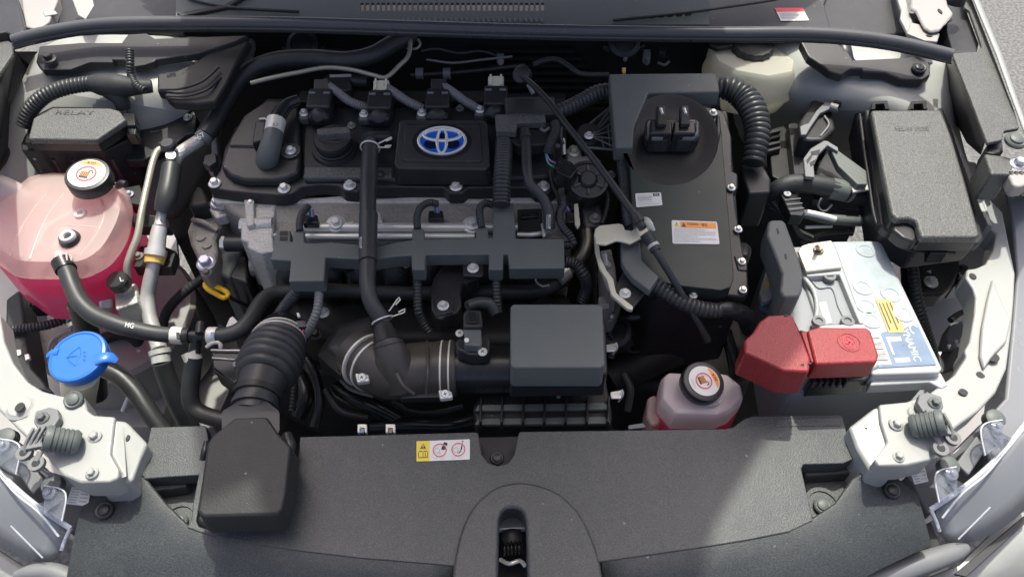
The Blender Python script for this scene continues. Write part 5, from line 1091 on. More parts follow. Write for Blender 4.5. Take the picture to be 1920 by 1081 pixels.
for (x, y) in ((1148, 198), (1150, 212), (1152, 228), (1153, 244), (1154, 260), (1154, 276)): tube('rib', [(1108, 256, .904), (x, y, .906)], 1.6, 'plastic_matte', fan)
for k in (1130, 1142): tube('rib', [(k-2, 278-(k-1100)*1.6+26, .905), (k+2, 277, .904)], 1.4, 'plastic_matte', fan)
tube('rib', [(1092, 244, .904), (1150, 196, .906)], 2.2, 'plastic_matte', fan); tube('rib', [(1094, 276, .904), (1154, 281, .904)], 2.4, 'plastic_matte', fan)
lathe('bolt_eye', P(1104, 256, .896), (0, -.3, 1), [(.020, -.01), (.020, .006), (.017, .009), (.012, .009)], 'plastic_black', fan, 28); bolt(fan, 1104, 255, .906, 9)
# shift cable with clamp
scb = thing('shift_cable', 'black shift cable rod slanting over the engine through a steel clamp', 'cable', P(1180, 400, .88))
tube('rod', [(978, 142, .955), (1000, 160, .957), (1030, 192, .957), (1062, 234, .955), (1108, 292, .945), (1150, 348, .935), (1190, 404, .925), (1206, 428, .92)], [5, 5.5, 6, 6, 6.5, 7, 7.5, 9], 'plastic_black', scb)
lathe('end_eye', P(980, 141, .95), (-.4, -.5, .8), [(.012, -.008), (.014, -.004), (.014, .006), (.009, .009)], 'plastic_black', scb, 24)
tube('fork', [(990, 158, .945), (1000, 176, .935)], 4, 'conduit_grey', scb)
tube('grommet', [(1190, 402, .925), (1200, 418, .922)], [9, 11], 'rubber', scb); tube('socket', [(1210, 438, .918), (1222, 456, .912), (1230, 470, .908)], [12, 11, 10], 'plastic_black', scb)
tube('band', [(1224, 459, .911), (1227, 464, .910)], 11.5, 'cast_alu', scb)
tube('cable', [(1228, 468, .909), (1250, 504, .895), (1274, 544, .875), (1298, 586, .85), (1314, 614, .83), (1326, 638, .81)], [7, 6.5, 6.5, 6.5, 7, 8], 'plastic_black', scb)
cc = thing('cable_clamp', 'pale yellowish steel clamp plate holding the shift cable over the inverter', 'clamp', P(1160, 440, .87))
poly('plate', [(1114, 440), (1116, 428), (1124, 422), (1160, 418), (1168, 420), (1172, 430), (1184, 432), (1196, 424), (1208, 412), (1222, 434), (1206, 444), (1194, 450), (1182, 456), (1168, 452), (1156, 450), (1136, 458), (1118, 456)], .908, .004, 'yellow_steel', cc, .0015)
tube('saddle', [(1196, 424, .912), (1206, 414, .922), (1216, 418, .928), (1222, 432, .92)], 8, 'yellow_steel', cc, flat=.4)
poly('leg', [(1114, 438), (1121, 440), (1126, 480), (1138, 506), (1150, 522), (1156, 548), (1188, 574), (1186, 580), (1176, 578), (1146, 552), (1138, 524), (1124, 502), (1116, 470)], .88, .006, 'yellow_steel', cc, .0015)
bk2 = thing('conduit_bracket', 'black folded conduit bracket with one silver bolt at the inverter corner', 'bracket', P(1190, 520, .84))
poly('arm', [(1164, 454), (1200, 452), (1203, 486), (1212, 496), (1236, 518), (1218, 544), (1186, 520), (1172, 502), (1166, 490)], .893, .012, 'plastic_matte', bk2, .002)
poly('foot', [(1148, 552), (1156, 530), (1172, 504), (1184, 518), (1212, 546), (1196, 566), (1190, 574), (1172, 572), (1154, 560)], .876, .006, 'plastic_black', bk2, .002)
bolt(bk2, 1172, 550, .877, 11)
tag(tube('front_conduit', [(1222, 532, .87), (1248, 548, .866), (1282, 568, .858), (1320, 580, .85), (1350, 582, .845)], [14, 15, 15, 15, 14], 'conduit', corr=.0062, amp=.07, seg=20), 'ribbed conduit passing under the shift cable in front of the inverter', 'conduit')
tag(tube('cable_boot', [(1346, 580, .845), (1372, 582, .84), (1396, 592, .82), (1408, 616, .79)], [16, 17, 18, 18], 'plastic_gloss'), 'smooth black boot at the end of the conduit beside the red terminal cover', 'boot')
# transaxle in the dark below
tx = thing('transaxle', 'dark transaxle housing with hoses below the inverter front edge', 'transaxle', P(1250, 660, .5))
poly('housing', [(1140, 560), (1400, 570), (1420, 700), (1330, 740), (1160, 720)], .64, .15, 'plastic_dark', tx, .02, 3)
tube('casting_bulge', [(1150, 712, .66), (1200, 682, .68), (1260, 656, .70), (1330, 634, .70)], [30, 34, 34, 26], 'plastic_dark', tx, seg=20)
tube('hose', [(1150, 600, .76), (1190, 594, .77), (1230, 588, .77)], [8, 10, 12], 'plastic_gloss', tx); tube('hose', [(1165, 604, .74), (1200, 602, .75), (1232, 612, .74)], 7, 'rubber', tx); tube('hose', [(1175, 612, .73), (1200, 616, .735), (1215, 632, .72)], 7, 'rubber', tx)
poly('steel_lug', [(1246, 572), (1262, 570), (1272, 580), (1262, 600), (1246, 598)], .79, .02, 'cast_dark', tx, .003); bolt(tx, 1250, 570, .795, 6, m='cast_alu')
lathe('pipe_mouth', P(1152, 622, .76), (-.4, -.3, 1), [(.022, -.03), (.024, 0), (.019, .004), (.017, -.01)], 'plastic_black', tx, 24)
poly('bolt_lugs', [(1128, 560), (1150, 552), (1166, 570), (1150, 600), (1130, 600)], .79, .03, 'cast_dark', tx, .004); bolt(tx, 1134, 567, .793, 9, m='cast_alu'); bolt(tx, 1146, 592, .79, 5, m='zinc')
poly('pale_tab', [(1340, 606), (1355, 607), (1354, 611), (1340, 610)], .78, .003, 'plastic_grey', tx, 0)
# inverter coolant reservoir
rv = thing('inverter_coolant_bottle', 'small white translucent coolant bottle with pink fluid behind the front cover', 'coolant bottle', P(1300, 770, .70))
o2 = [(1238, 712), (1248, 702), (1285, 704), (1310, 712), (1345, 702), (1366, 706), (1390, 726), (1394, 748), (1372, 772), (1344, 784), (1262, 782), (1236, 752)]
REF[0] = .80
loft('upper_shell', [ringat(o2, .772, .995), ringat(o2, .79, 1.0), ringat(o2, .80, .985), ringat(o2, .806, .93), ringat(o2, .808, .85)], 'tank_clear', rv, ang=30, bev=.003)
loft('lower_shell', [ringat(o2, .68, .95), ringat(o2, .771, .994)], 'tank_low', rv, ang=30)
loft('fluid', [ringat(o2, .72, .95), ringat(o2, .764, .97)], 'tank_low', rv, ang=30)
poly('side_lug', [(1214, 744), (1226, 738), (1240, 742), (1240, 790), (1222, 798), (1212, 780)], .77, .05, 'tank_pink', rv, .006, 3)
poly('mount_tab', [(1178, 796), (1206, 792), (1212, 800), (1178, 804)], .775, .004, 'plastic_grey', rv, .001)
lathe('neck', P(1318, 735, .806), (.14, -.2, 1), [(.024, -.004), (.023, .014)], 'tank_clear', rv, 28)
ax = Vector((.14, -.2, 1)).normalized(); c = P(1318, 716, .832)
rc = lathe('cap', c, ax, [(.0245, -.013), (.0258, -.011), (.0258, .0), (.025, .003), (.0225, .004), (.019, .0035)], 'plastic_black', rv, 36)
cap_label(c+ax*.0042, ax, .0192, rc, -1.25)

# ================================================================== RIGHT SIDE: brake reservoir, fuse box, relay hardware
brf = thing('brake_fluid_reservoir', 'cream white brake fluid reservoir with a black cap under the hood seal', 'fluid reservoir', P(1420, 150, .84))
REF[0] = .90
ob1 = [(1322, 100), (1330, 84), (1380, 78), (1458, 80), (1474, 100), (1494, 130), (1490, 162), (1440, 172), (1372, 160), (1334, 140), (1322, 120)]
loft('bottle', [ringat(ob1, .84, .80), ringat(ob1, .865, .92), ringat(ob1, .872, 1.0), ringat(ob1, .878, 1.0), ringat(ob1, .886, .96), ringat(ob1, .915, .94), ringat(ob1, .922, .86)], 'bottle_clear', brf, ang=45)
tube('outlet', [(1430, 168, .865), (1452, 182, .845), (1462, 196, .83), (1466, 206, .82)], [34, 28, 24, 18], 'bottle_clear', brf, seg=24)
tube('amber_fluid', [(1404, 165, .86), (1430, 185, .84), (1446, 200, .825)], [12, 15, 12], 'yellow_clip', brf)
lathe('cap', P(1410, 92, .925), (0, -.1, 1), [(.034, -.006), (.034, .006), (.031, .010), (.005, .011)], 'plastic_black', brf, 30, knurl=-.05)
poly('bracket', [(1330, 74), (1374, 74), (1376, 84), (1346, 90), (1330, 84)], .935, .008, 'plastic_dark', brf, .002)
fb = thing('fuse_box', 'large black fuse box with a pale grained lid beside the right fender', 'fuse box', P(1730, 330, .74))
GZ = PL(1735, 320, .93, 4)
gl = [(1634, 206), (1765, 205), (1785, 255), (1812, 345), (1838, 440), (1830, 444), (1728, 444), (1722, 428), (1719, 414), (1706, 408), (1684, 410), (1672, 400), (1652, 300)]
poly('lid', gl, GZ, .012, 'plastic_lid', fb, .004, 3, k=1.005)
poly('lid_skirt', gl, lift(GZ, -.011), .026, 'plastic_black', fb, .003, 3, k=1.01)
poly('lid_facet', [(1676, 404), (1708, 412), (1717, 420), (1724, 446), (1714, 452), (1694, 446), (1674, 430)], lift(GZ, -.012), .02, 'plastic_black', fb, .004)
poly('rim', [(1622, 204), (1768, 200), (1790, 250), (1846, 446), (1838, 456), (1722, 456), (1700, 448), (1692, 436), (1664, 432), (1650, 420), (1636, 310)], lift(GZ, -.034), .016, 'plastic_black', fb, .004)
poly('housing', [(1604, 206), (1640, 196), (1766, 198), (1800, 290), (1842, 450), (1720, 466), (1690, 448), (1652, 440), (1640, 420)], lift(GZ, -.05), .05, 'plastic_black', fb, .005, k=.94)
tube('side_rib', [(1612, 215, lift(GZ, -.045)), (1628, 330, lift(GZ, -.045)), (1646, 424, lift(GZ, -.045)), (1690, 442, lift(GZ, -.045)), (1702, 468, lift(GZ, -.05)), (1790, 474, lift(GZ, -.06))], 3, 'plastic_black', fb)
for x in (1634, 1706): poly('hinge_clip', [(x, 204), (x+2, 190), (x+30, 188), (x+34, 204), (x+26, 204), (x+24, 194), (x+8, 195), (x+8, 204)], lift(GZ, -.012), .014, 'plastic_gloss', fb, .001)
f = quadf([(1676, 235), (1744, 235), (1746, 246), (1678, 246)], lift(GZ, .0004)); lettering('RELAY FUSE', f, .02, .15, .95, .9, 'plastic_lid', fb, h=.0012)
poly('front_latch', [(1744, 452), (1776, 452), (1778, 474), (1744, 474)], lift(GZ, -.045), .02, 'plastic_gloss', fb, .002); poly('latch_window', [(1750, 470), (1772, 470), (1772, 476), (1750, 476)], lift(GZ, -.048), .004, 'plastic_grey', fb, .001)
fm = thing('support_bracket', 'black bracket with a large flange bolt below the fuse box', 'bracket', P(1750, 520, .72))
poly('plate', [(1700, 478), (1800, 478), (1802, 500), (1790, 530), (1768, 552), (1728, 552), (1704, 540)], .765, .03, 'plastic_black', fm, .005)
bolt(fm, 1745, 529, .768, 13); poly('white_dot', [(1738, 508), (1746, 506), (1746, 512)], .767, .001, 'label_white', fm, 0)
# loose hardware left of the fuse box
rl = thing('relay_block', 'black relay block with grey clip arm behind the fuse box wall', 'relay block', P(1530, 240, .78))
poly('block', [(1500, 225), (1520, 195), (1530, 165), (1545, 165), (1548, 185), (1560, 195), (1568, 240), (1545, 262), (1520, 262), (1500, 258)], .895, .06, 'plastic_black', rl, .006)
poly('grey_arm', [(1500, 236), (1502, 252), (1512, 252), (1520, 238), (1538, 212), (1556, 204), (1572, 208), (1570, 196), (1548, 190), (1530, 208), (1516, 230)], .905, .006, 'plastic_grey', rl, .0015)
tube('arm_boss', [(1556, 200, .908), (1570, 204, .908)], 8, 'plastic_grey', rl)
tube('bright_fold', [(1546, 218, .898), (1554, 234, .898), (1538, 256, .895)], 2, 'conduit_grey', rl)
tag(tube('upright_conduit', [(1596, 112, .94), (1590, 140, .925), (1580, 168, .91), (1568, 198, .90)], 7, 'conduit', corr=.0045), 'thin ribbed conduit dropping from the brace boot onto the relay block', 'conduit')
rp = thing('junction_cover', 'dark grey hinged junction cover with a pale ribbed clip arm', 'junction cover', P(1560, 320, .76))
poly('panel', [(1440, 245), (1475, 230), (1480, 235), (1492, 330), (1470, 340), (1448, 330)], .84, .02, 'plastic_smooth', rp, .002)
for i in range(4): poly('fin', [(1440, 246+11*i), (1464, 240+11*i), (1464, 245+11*i), (1440, 251+11*i)], .85, .01, 'plastic_black', rp, .001)
poly('wall', [(1478, 232), (1505, 225), (1512, 330), (1490, 334)], .86, .05, 'plastic_black', rp, .002)
poly('flap', [(1556, 276), (1570, 280), (1625, 320), (1627, 345), (1608, 345), (1572, 310)], .895, .012, 'plastic_matte', rp, .002)
poly('flap_well', [(1530, 320), (1550, 276), (1610, 345), (1545, 350), (1528, 335)], .86, .03, 'plastic_black', rp, .003)
poly('clip_arm', [(1507, 296), (1520, 278), (1545, 263), (1552, 264), (1572, 276), (1572, 284), (1552, 272), (1536, 288), (1526, 310), (1528, 332), (1510, 330)], .90, .006, 'plastic_grey', rp, .0015)
for a in (((1512, 300), (1524, 286)), ((1520, 284), (1538, 280)), ((1518, 305), (1530, 298))): poly('clip_pocket', [a[0], (a[1][0], a[1][1]), (a[1][0]-2, a[1][1]+9), (a[0][0]+2, a[0][1]+7)], .9006, .0012, 'plastic_dark', rp, 0)
poly('bright_bracket', [(1596, 348), (1614, 344), (1620, 322), (1630, 326), (1634, 354), (1600, 360)], .885, .004, 'alu_pipe', rp, .001)
ck = thing('battery_cable', 'thick taped battery cable running from the inverter side into the fuse box', 'cable', P(1530, 360, .82))
tube('cable', [(1440, 368, .85), (1462, 352, .872), (1490, 344, .878), (1540, 348, .878), (1580, 358, .872), (1616, 372, .86), (1645, 380, .85)], [15, 17, 18, 18, 18, 15, 13], 'tape', ck, seg=20)
tube('sleeve', [(1556, 352, .875), (1586, 359, .871)], 20, 'plastic_matte', ck); tube('tie', [(1590, 360, .871), (1594, 361, .870)], 19.5, 'conduit_grey', ck)
c5 = thing('ground_cable', 'pale printed cable running to the fuse box behind the battery', 'cable', P(1550, 420, .8))
tube('cable', [(1470, 404, .852), (1490, 400, .853), (1514, 402, .85), (1550, 410, .845), (1600, 414, .84), (1650, 416, .83)], [6, 7, 9, 10, 10, 9], 'plastic_matte', c5)
tube('pale_sleeve', [(1512, 398, .858), (1540, 404, .855), (1566, 411, .85)], 6, 'label_white', c5); tube('pale_lead', [(1510, 426, .83), (1560, 424, .83)], 3, 'label_white', c5); tube('pale_lead', [(1494, 430, .82), (1524, 444, .81)], 3.5, 'yellow_steel', c5)
cl2 = thing('cable_cleat', 'black ladder shaped cable cleat with a pale rivet behind the battery', 'clip', P(1490, 385, .83))
poly('frame', [(1464, 364), (1490, 360), (1500, 372), (1510, 396), (1506, 404), (1482, 402), (1472, 380)], .872, .02, 'plastic_gloss', cl2, .002); bolt(cl2, 1476, 364, .874, 7, kind='pan', m='battery_white')
for i in range(3): tube('rung', [(1471+4*i, 375+9*i, .874), (1501+3*i, 372+9*i, .874)], 1.2, 'conduit_grey', cl2)
sbx = thing('side_box', 'dark box under the fat conduit end beside the inverter', 'cover', P(1415, 340, .78))
poly('box', [(1388, 308), (1430, 306), (1446, 335), (1446, 360), (1404, 362), (1394, 330)], .875, .07, 'plastic_black', sbx, .004)
poly('grommet', [(1376, 452), (1400, 448), (1412, 460), (1408, 480), (1380, 478)], .80, .03, 'rubber', sbx, .008)
# hose at the right of the battery
tag(tube('drain_hose', [(1712, 500, .80), (1716, 540, .78), (1724, 590, .75), (1742, 650, .70), (1760, 700, .65)], [9, 10, 13, 14, 14], 'conduit', corr=.006, amp=.07), 'black ribbed drain hose standing beside the battery side', 'hose')
tag(tube('wiring_loop', [(1806, 500, .76), (1800, 530, .75), (1808, 556, .74), (1826, 568, .735)], 8, 'conduit', corr=.005), 'black ribbed loop against the shaded white side panel', 'conduit')
hc = thing('headlamp_plug', 'grey multi pin headlamp plug beside the white rail', 'connector', P(1790, 640, .68))
poly('plug', [(1775, 630), (1782, 604), (1806, 600), (1812, 624), (1800, 642), (1780, 644)], .76, .03, 'plastic_grey', hc, .003); tube('boot', [(1782, 600, .75), (1800, 588, .75), (1828, 578, .74)], 6, 'plastic_black', hc)
poly('lower_plug', [(1756, 660), (1790, 640), (1806, 656), (1800, 690), (1764, 700)], .74, .04, 'plastic_black', hc, .004)
for a in ((1780, 648, 'label_white'), (1794, 640, 'label_white'), (1803, 636, 'cream_plastic'), (1762, 662, 'label_white')): poly('pin', [(a[0]-3, a[1]-3), (a[0]+4, a[1]-3), (a[0]+1, a[1]+5)], .763, .003, a[2], hc, 0)

# ================================================================== BATTERY
ba = thing('car_battery', 'white topped grey car battery with a silvery film label', 'battery', P(1620, 650, .64))
BZ = .852
bt4 = W([(1444, 462), (1650, 452), (1764, 690), (1500, 706)], BZ)
poly('case', bt4, None, .175, 'battery_grey', ba, .006, 3, k=.97)
poly('top_lid', [(1560, 452), (1652, 450), (1768, 690), (1762, 698), (1636, 702), (1626, 660), (1548, 646), (1500, 500), (1492, 470)], BZ+.006, .022, 'battery_white', ba, .003)
poly('lid_lip', [(1636, 702), (1764, 697), (1778, 722), (1766, 728), (1744, 716), (1632, 722)], BZ-.006, .018, 'battery_white', ba, .002)
f = quadf([(1563, 454), (1648, 454), (1755, 684), (1648, 690)], BZ+.0062)
fl_ = flat('film_label', f, [rrect(0, 0, 1, 1, .03, .4)], 'film_label', ba)
flat('blue_field', f, [[(.0, .82), (.30, .75), (1, .70), (1, 1), (0, 1)]], 'film_blue', fl_, .0009)
flat('barcode_patch', f, [rect(-.06, .76, .24, .98)], 'label_white', fl_, .0012); flat('barcode', f, [rect(-.02, .79+.013*i, .20, .79+.013*i+.004+.003*(i % 3 == 0)) for i in range(13)], 'ink', fl_, .0015)
# Li print: reads from the battery's side
fq = lambda u, v, h=0: f(1-v, u, h)
lettering('LI', fq, .79, .42, .97, .68, 'label_white', fl_, .0012); lettering('DYNAMIC', fq, .69, .22, .97, .35, 'label_white', fl_, .0012)
flat('swoosh', f, ringp(.90, .74, .09, .04, .02, .01, 120, 330, 14), 'label_white', fl_, .0012)
yl = flat('yellow_sticker', f, [rect(.40, .50, .70, .76)], 'film_yellow', fl_, .0014); flat('sticker_print', f, [rect(.43+.07*i, .53, .455+.07*i, .74-.05*(i % 2)) for i in range(4)], 'ink_brown', yl, .0017)
for v, u in ((.08, .62), (.40, .25), (.46, .75), (.55, .18), (.66, .16), (.62, .82)):
    g = f(u, v, .0006); lathe('cell_plug', g, (0, 0, 1), [(.013, 0), (.0125, .0012), (.009, .0012), (.0085, .0004), (.005, .0006), (.001, .0012)], 'film_label', ba, 24)
# recessed well with mounting eyes
poly('well_floor', [(1512, 516), (1572, 512), (1612, 600), (1612, 608), (1536, 608), (1526, 560)], BZ+.0068, .004, 'battery_grey', ba, .001)
poly('well_wall', [(1506, 506), (1580, 502), (1620, 606), (1612, 606), (1574, 514), (1514, 518)], BZ+.016, .012, 'battery_white', ba, .002)
poly('well_patch', [(1534, 566), (1550, 564), (1562, 606), (1546, 608)], BZ+.0078, .002, 'battery_white', ba, .001)
tube('vent_moulding', [(1524, 528, BZ+.008), (1536, 540, BZ+.008), (1560, 540, BZ+.008), (1572, 574, BZ+.008), (1586, 602, BZ+.008)], 1.6, 'battery_grey', ba)
poly('well_sill', [(1534, 608), (1622, 606), (1624, 616), (1540, 618)], BZ+.014, .012, 'battery_white', ba, .002)
for x, y in ((1556, 516), (1590, 600), (1536, 600)): lathe('eye', P(x, y, BZ+.015), (0, 0, 1), [(.008, -.006), (.008, 0), (.0045, 0), (.004, -.002)], 'plastic_grey', ba, 20)
tube('side_curve', [(1508, 520, BZ+.010), (1526, 546, BZ+.010), (1532, 580, BZ+.008), (1526, 612, BZ+.008)], 4, 'battery_white', ba)
f = quadf([(1437, 506), (1459, 512), (1457, 596), (1424, 580)], PL(1440, 540, .80, 0, -60)); sl_ = flat('side_label', f, [rect(0, 0, 1, 1)], 'battery_white', ba)
flat('blue_edge', f, [rect(0, .6, 1, 1)], 'label_blue', sl_, .001); fq2 = lambda u, v, h=0: f(1-v, u, h); lettering('VARTA', fq2, .42, .2, .98, .7, 'label_blue', sl_, .0014); flat('caution_sign', f, [[(.5, .18), (.72, .28), (.5, .40), (.28, .28)]], 'label_yellow', sl_, .0012)
hd = thing('battery_hold_down', 'cream painted steel hold down plate with a rusty nut on the battery corner', 'hold down', P(1530, 480, .85))
poly('plate', [(1496, 470), (1504, 460), (1516, 456), (1559, 450), (1580, 500), (1512, 508)], BZ+.022, .005, 'yellow_steel', hd, .0015)
bolt(hd, 1534, 470, BZ+.023, 10, m='steel_brown'); tube('stud', [(1533, 470, BZ+.02), (1532, 462, BZ+.04)], 4, 'steel_brown', hd)
nc = thing('negative_terminal_cover', 'dark grey plastic cable cover standing on the battery edge', 'terminal cover', P(1470, 500, .86))
poly('cover', [(1440, 416), (1446, 411), (1468, 411), (1474, 418), (1500, 488), (1506, 512), (1505, 542), (1500, 555), (1470, 556), (1463, 545), (1466, 512), (1450, 470), (1438, 440)], .90, .04, 'plastic_matte', nc, .005, 3)
for x, y in ((1458, 433), (1473, 481)): poly('slot', [(x-2, y-5), (x+1, y-6), (x+3, y+4), (x, y+5)], .9006, .0012, 'plastic_dark', nc, 0)
pc = thing('positive_terminal_cover', 'red plastic positive terminal cover with a plus sign on the battery', 'terminal cover', P(1520, 660, .85))
poly('left_cover', [(1412, 622), (1424, 602), (1440, 590), (1478, 588), (1488, 592), (1500, 618), (1520, 672), (1518, 696), (1470, 694), (1424, 672), (1396, 660), (1396, 636)], .905, .045, 'red_plastic', pc, .007, 3, k=1.02)
poly('hinge_strip', [(1500, 618), (1516, 620), (1536, 676), (1522, 680)], .897, .03, 'red_plastic', pc, .002)
poly('right_cover', [(1514, 618), (1534, 612), (1626, 613), (1634, 620), (1648, 664), (1646, 676), (1640, 678), (1530, 682)], .902, .03, 'red_plastic', pc, .005, 3, k=1.02)
f = quadf([(1577, 630), (1600, 629), (1608, 654), (1584, 655)], .9022); flat('plus_ring', f, ringp(.5, .5, .5, .5, .06, .06), 'label_red', pc, .0006); flat('plus_sign', f, [rect(.42, .15, .58, .85), rect(.2, .43, .8, .57)], 'label_red', pc, .0006)
lathe('plus_boss', P(1592, 642, .9015), (0, 0, 1), [(.0135, 0), (.0132, .0012), (.0118, .0012), (.0115, .0004)], 'red_plastic', pc, 28)
for x, y in ((1474, 590), (1502, 620), (1505, 682), (1518, 680)): poly('slot', [(x-3, y-1), (x+3, y-1), (x+3, y+2), (x-3, y+2)], .906, .001, 'plastic_dark', pc, 0)
ft = thing('fusible_link', 'black ribbed fuse link block with a silver stud below the red cover', 'fuse link', P(1570, 705, .82))
poly('block', [(1520, 696), (1632, 692), (1636, 702), (1622, 712), (1520, 718)], .852, .03, 'plastic_gloss', ft, .002)
for i in range(6): poly('rib', [(1524+12*i, 697), (1529+12*i, 697), (1530+12*i, 717), (1525+12*i, 717)], .855, .012, 'plastic_black', ft, .001)
tube('stud', [(1588, 694, .857), (1610, 695, .857)], 7, 'zinc', ft); tube('clear_cap', [(1612, 690, .858), (1630, 686, .858), (1640, 680, .86)], 10, 'label_white', ft)
bt_ = thing('battery_tray', 'dark battery tray skirt under the grey battery front', 'tray', P(1600, 780, .6))
poly('skirt', [(1470, 726), (1748, 712), (1758, 730), (1640, 790), (1450, 790)], .70, .06, 'battery_grey', bt_, .004)

# ================================================================== FRONT COVER
ZR = PL(960, 808, .812, 5)
rcv = thing('radiator_cover', 'wide dark grained plastic radiator cover across the front of the bay', 'radiator cover', P(960, 930, .74))
top = [(283, 800), (386, 797), (392, 830), (380, 905), (368, 975), (372, 985), (384, 990), (520, 984), (534, 972), (548, 880), (560, 850), (562, 818), (894, 809), (897, 812), (903, 850), (915, 866), (932, 872), (952, 868), (964, 852), (972, 812), (975, 808), (1360, 803), (1374, 800), (1396, 784), (1412, 779), (1572, 777), (1580, 780), (1586, 802), (1600, 860), (1582, 868), (1507, 870), (1503, 878), (1525, 975), (1480, 996), (1400, 1012), (1300, 1028), (1200, 1042), (1128, 1052), (1000, 1066), (990, 1066), (986, 975), (980, 958), (968, 951), (954, 951), (942, 957), (936, 974), (932, 1066), (850, 1060), (780, 1054), (680, 1046), (560, 1032), (470, 1018), (390, 1002), (350, 988), (358, 975), (362, 940), (372, 890), (320, 893), (270, 897), (262, 880), (272, 850)]
poly('top_panel', top, ZR, .02, 'plastic_grain', rcv, .003, 3)
harc = fine([(866, 1085), (860, 1010), (876, 966), (902, 931), (936, 910), (975, 903), (1010, 907), (1048, 924), (1084, 957), (1108, 1002), (1122, 1085), (1000, 1110)])
hin = [(990, 1110), (986, 975), (980, 958), (968, 951), (954, 951), (942, 957), (936, 974), (933, 1110)]
hump = [(846, 1120), (850, 1060), (860, 1010), (868, 985), (877, 965), (889, 946), (904, 930), (920, 917), (938, 908), (956, 904), (975, 902), (994, 904), (1012, 908), (1030, 914), (1048, 923), (1066, 938), (1084, 957), (1097, 978), (1108, 1002), (1118, 1028), (1126, 1056), (1136, 1120)]
poly('latch_hump', hump+hin, lift(ZR, .007), .03, 'plastic_grain', rcv, .006, 5, k=1.01)
ZRm = lift(ZR, -.001); FL = PL(500, 1060, .772, 5); FR = PL(1450, 1050, .772, 5)
sheet('front_panel', [[P(x, y, ZRm) for x, y in ((852, 1060), (780, 1054), (680, 1046), (560, 1032), (470, 1018), (390, 1002), (350, 988), (306, 944), (268, 898), (240, 876))],
      [P(x, y, FL) for x, y in ((850, 1106), (776, 1100), (672, 1090), (545, 1076), (446, 1060), (362, 1042), (300, 1014), (262, 962), (238, 916), (216, 890))],
      [P(x, y, FL) for x, y in ((846, 1180), (760, 1180), (650, 1180), (520, 1180), (390, 1170), (250, 1150), (116, 1130), (134, 1030), (148, 965), (168, 917))]], 'plastic_grain', rcv, .004, ang=70)
sheet('front_panel', [[P(x, y, ZRm) for x, y in ((1128, 1052), (1200, 1042), (1300, 1028), (1400, 1012), (1480, 996), (1525, 975), (1570, 945), (1602, 900), (1645, 872))],
      [P(x, y, FR) for x, y in ((1132, 1100), (1206, 1090), (1310, 1074), (1416, 1056), (1510, 1034), (1570, 1006), (1614, 966), (1640, 918), (1666, 882))],
      [P(x, y, FR) for x, y in ((1140, 1180), (1220, 1180), (1340, 1180), (1460, 1170), (1570, 1110), (1650, 1066), (1746, 1020), (1732, 965), (1720, 926))]], 'plastic_grain', rcv, .004, ang=70)
# clip wells
for wl, (cx, cy) in (([(262, 902), (372, 896), (366, 940), (356, 985), (340, 992), (318, 986), (286, 948)], (338, 977)), ([(1504, 878), (1600, 872), (1606, 905), (1590, 940), (1552, 975), (1526, 975), (1512, 930)], (1541, 948))):
    poly('clip_well', wl, .768, .012, 'plastic_grain', rcv, .003)
    c = P(cx, cy, .77); lathe('well_seat', c, (0, -.1, 1), [(.022, -.004), (.021, .004), (.0165, .004), (.016, .002)], 'plastic_grain', rcv, 32)
poly('well_step', [(268, 905), (352, 896), (350, 912), (276, 922)], .787, .02, 'plastic_grain', rcv, .003)
poly('well_step', [(1506, 876), (1602, 870), (1600, 886), (1510, 892)], .787, .02, 'plastic_grain', rcv, .003)
poly('centre_well', [(892, 818), (978, 816), (972, 858), (955, 880), (915, 882), (900, 858)], .785, .01, 'plastic_black', rcv, .002)
poly('rear_step', [(1450, 782), (1576, 780), (1580, 798), (1452, 800)], lift(ZR, .001), .01, 'plastic_grain', rcv, .002)
for px, py, z, r, lb, m_ in ((338, 977, .7745, 15, 'shiny round push clip in the well beside the snorkel', 'plastic_matte'), (1541, 948, .7745, 16, 'shiny round push clip in the well below the battery', 'plastic_matte'),
                          (197, 957, lift(FL, .001), 17, 'black round push clip beside the lamp with the pale data tag near the snorkel', 'plastic_black'), (1672, 920, lift(FR, .001), 16, 'black round push clip on the cover corner by the battery side lamp', 'plastic_black'),
                          (932, 859, .787, 13, 'black round push clip in the notch beside the yellow warning label', 'plastic_black')):
    top_clip(px, py, z, r, lb, m_, 'push clips holding the radiator cover')
f = quadf([(781, 827), (881, 823), (881, 861), (781, 865)], lift(ZR, .0004))
wl_ = flat('caution_label', f, [rrect(0, 0, 1, 1, .018, 2.4)], 'label_white', rcv); flat('yellow_panel', f, [rrect(0, 0, .245, 1, .018, 2.4)], 'label_yellow', wl_, .0009)
flat('caution_triangle', f, [[(.065, .39), (.185, .39), (.125, .13)]], 'ink_brown', wl_, .0012); flat('exclamation', f, [rect(.118, .20, .132, .31), rect(.118, .335, .132, .36)], 'label_white', wl_, .0015)
flat('book_sign', f, [bar(.04, .55, .04, .82, .006, 0), bar(.125, .55, .125, .82, .005, 0), bar(.21, .55, .21, .82, .006, 0), rect(.04, .80, .21, .84), rect(.05, .5, .115, .54), rect(.135, .5, .2, .54), rect(.160, .6, .175, .64), rect(.160, .67, .175, .78)], 'ink_brown', wl_, .0012)
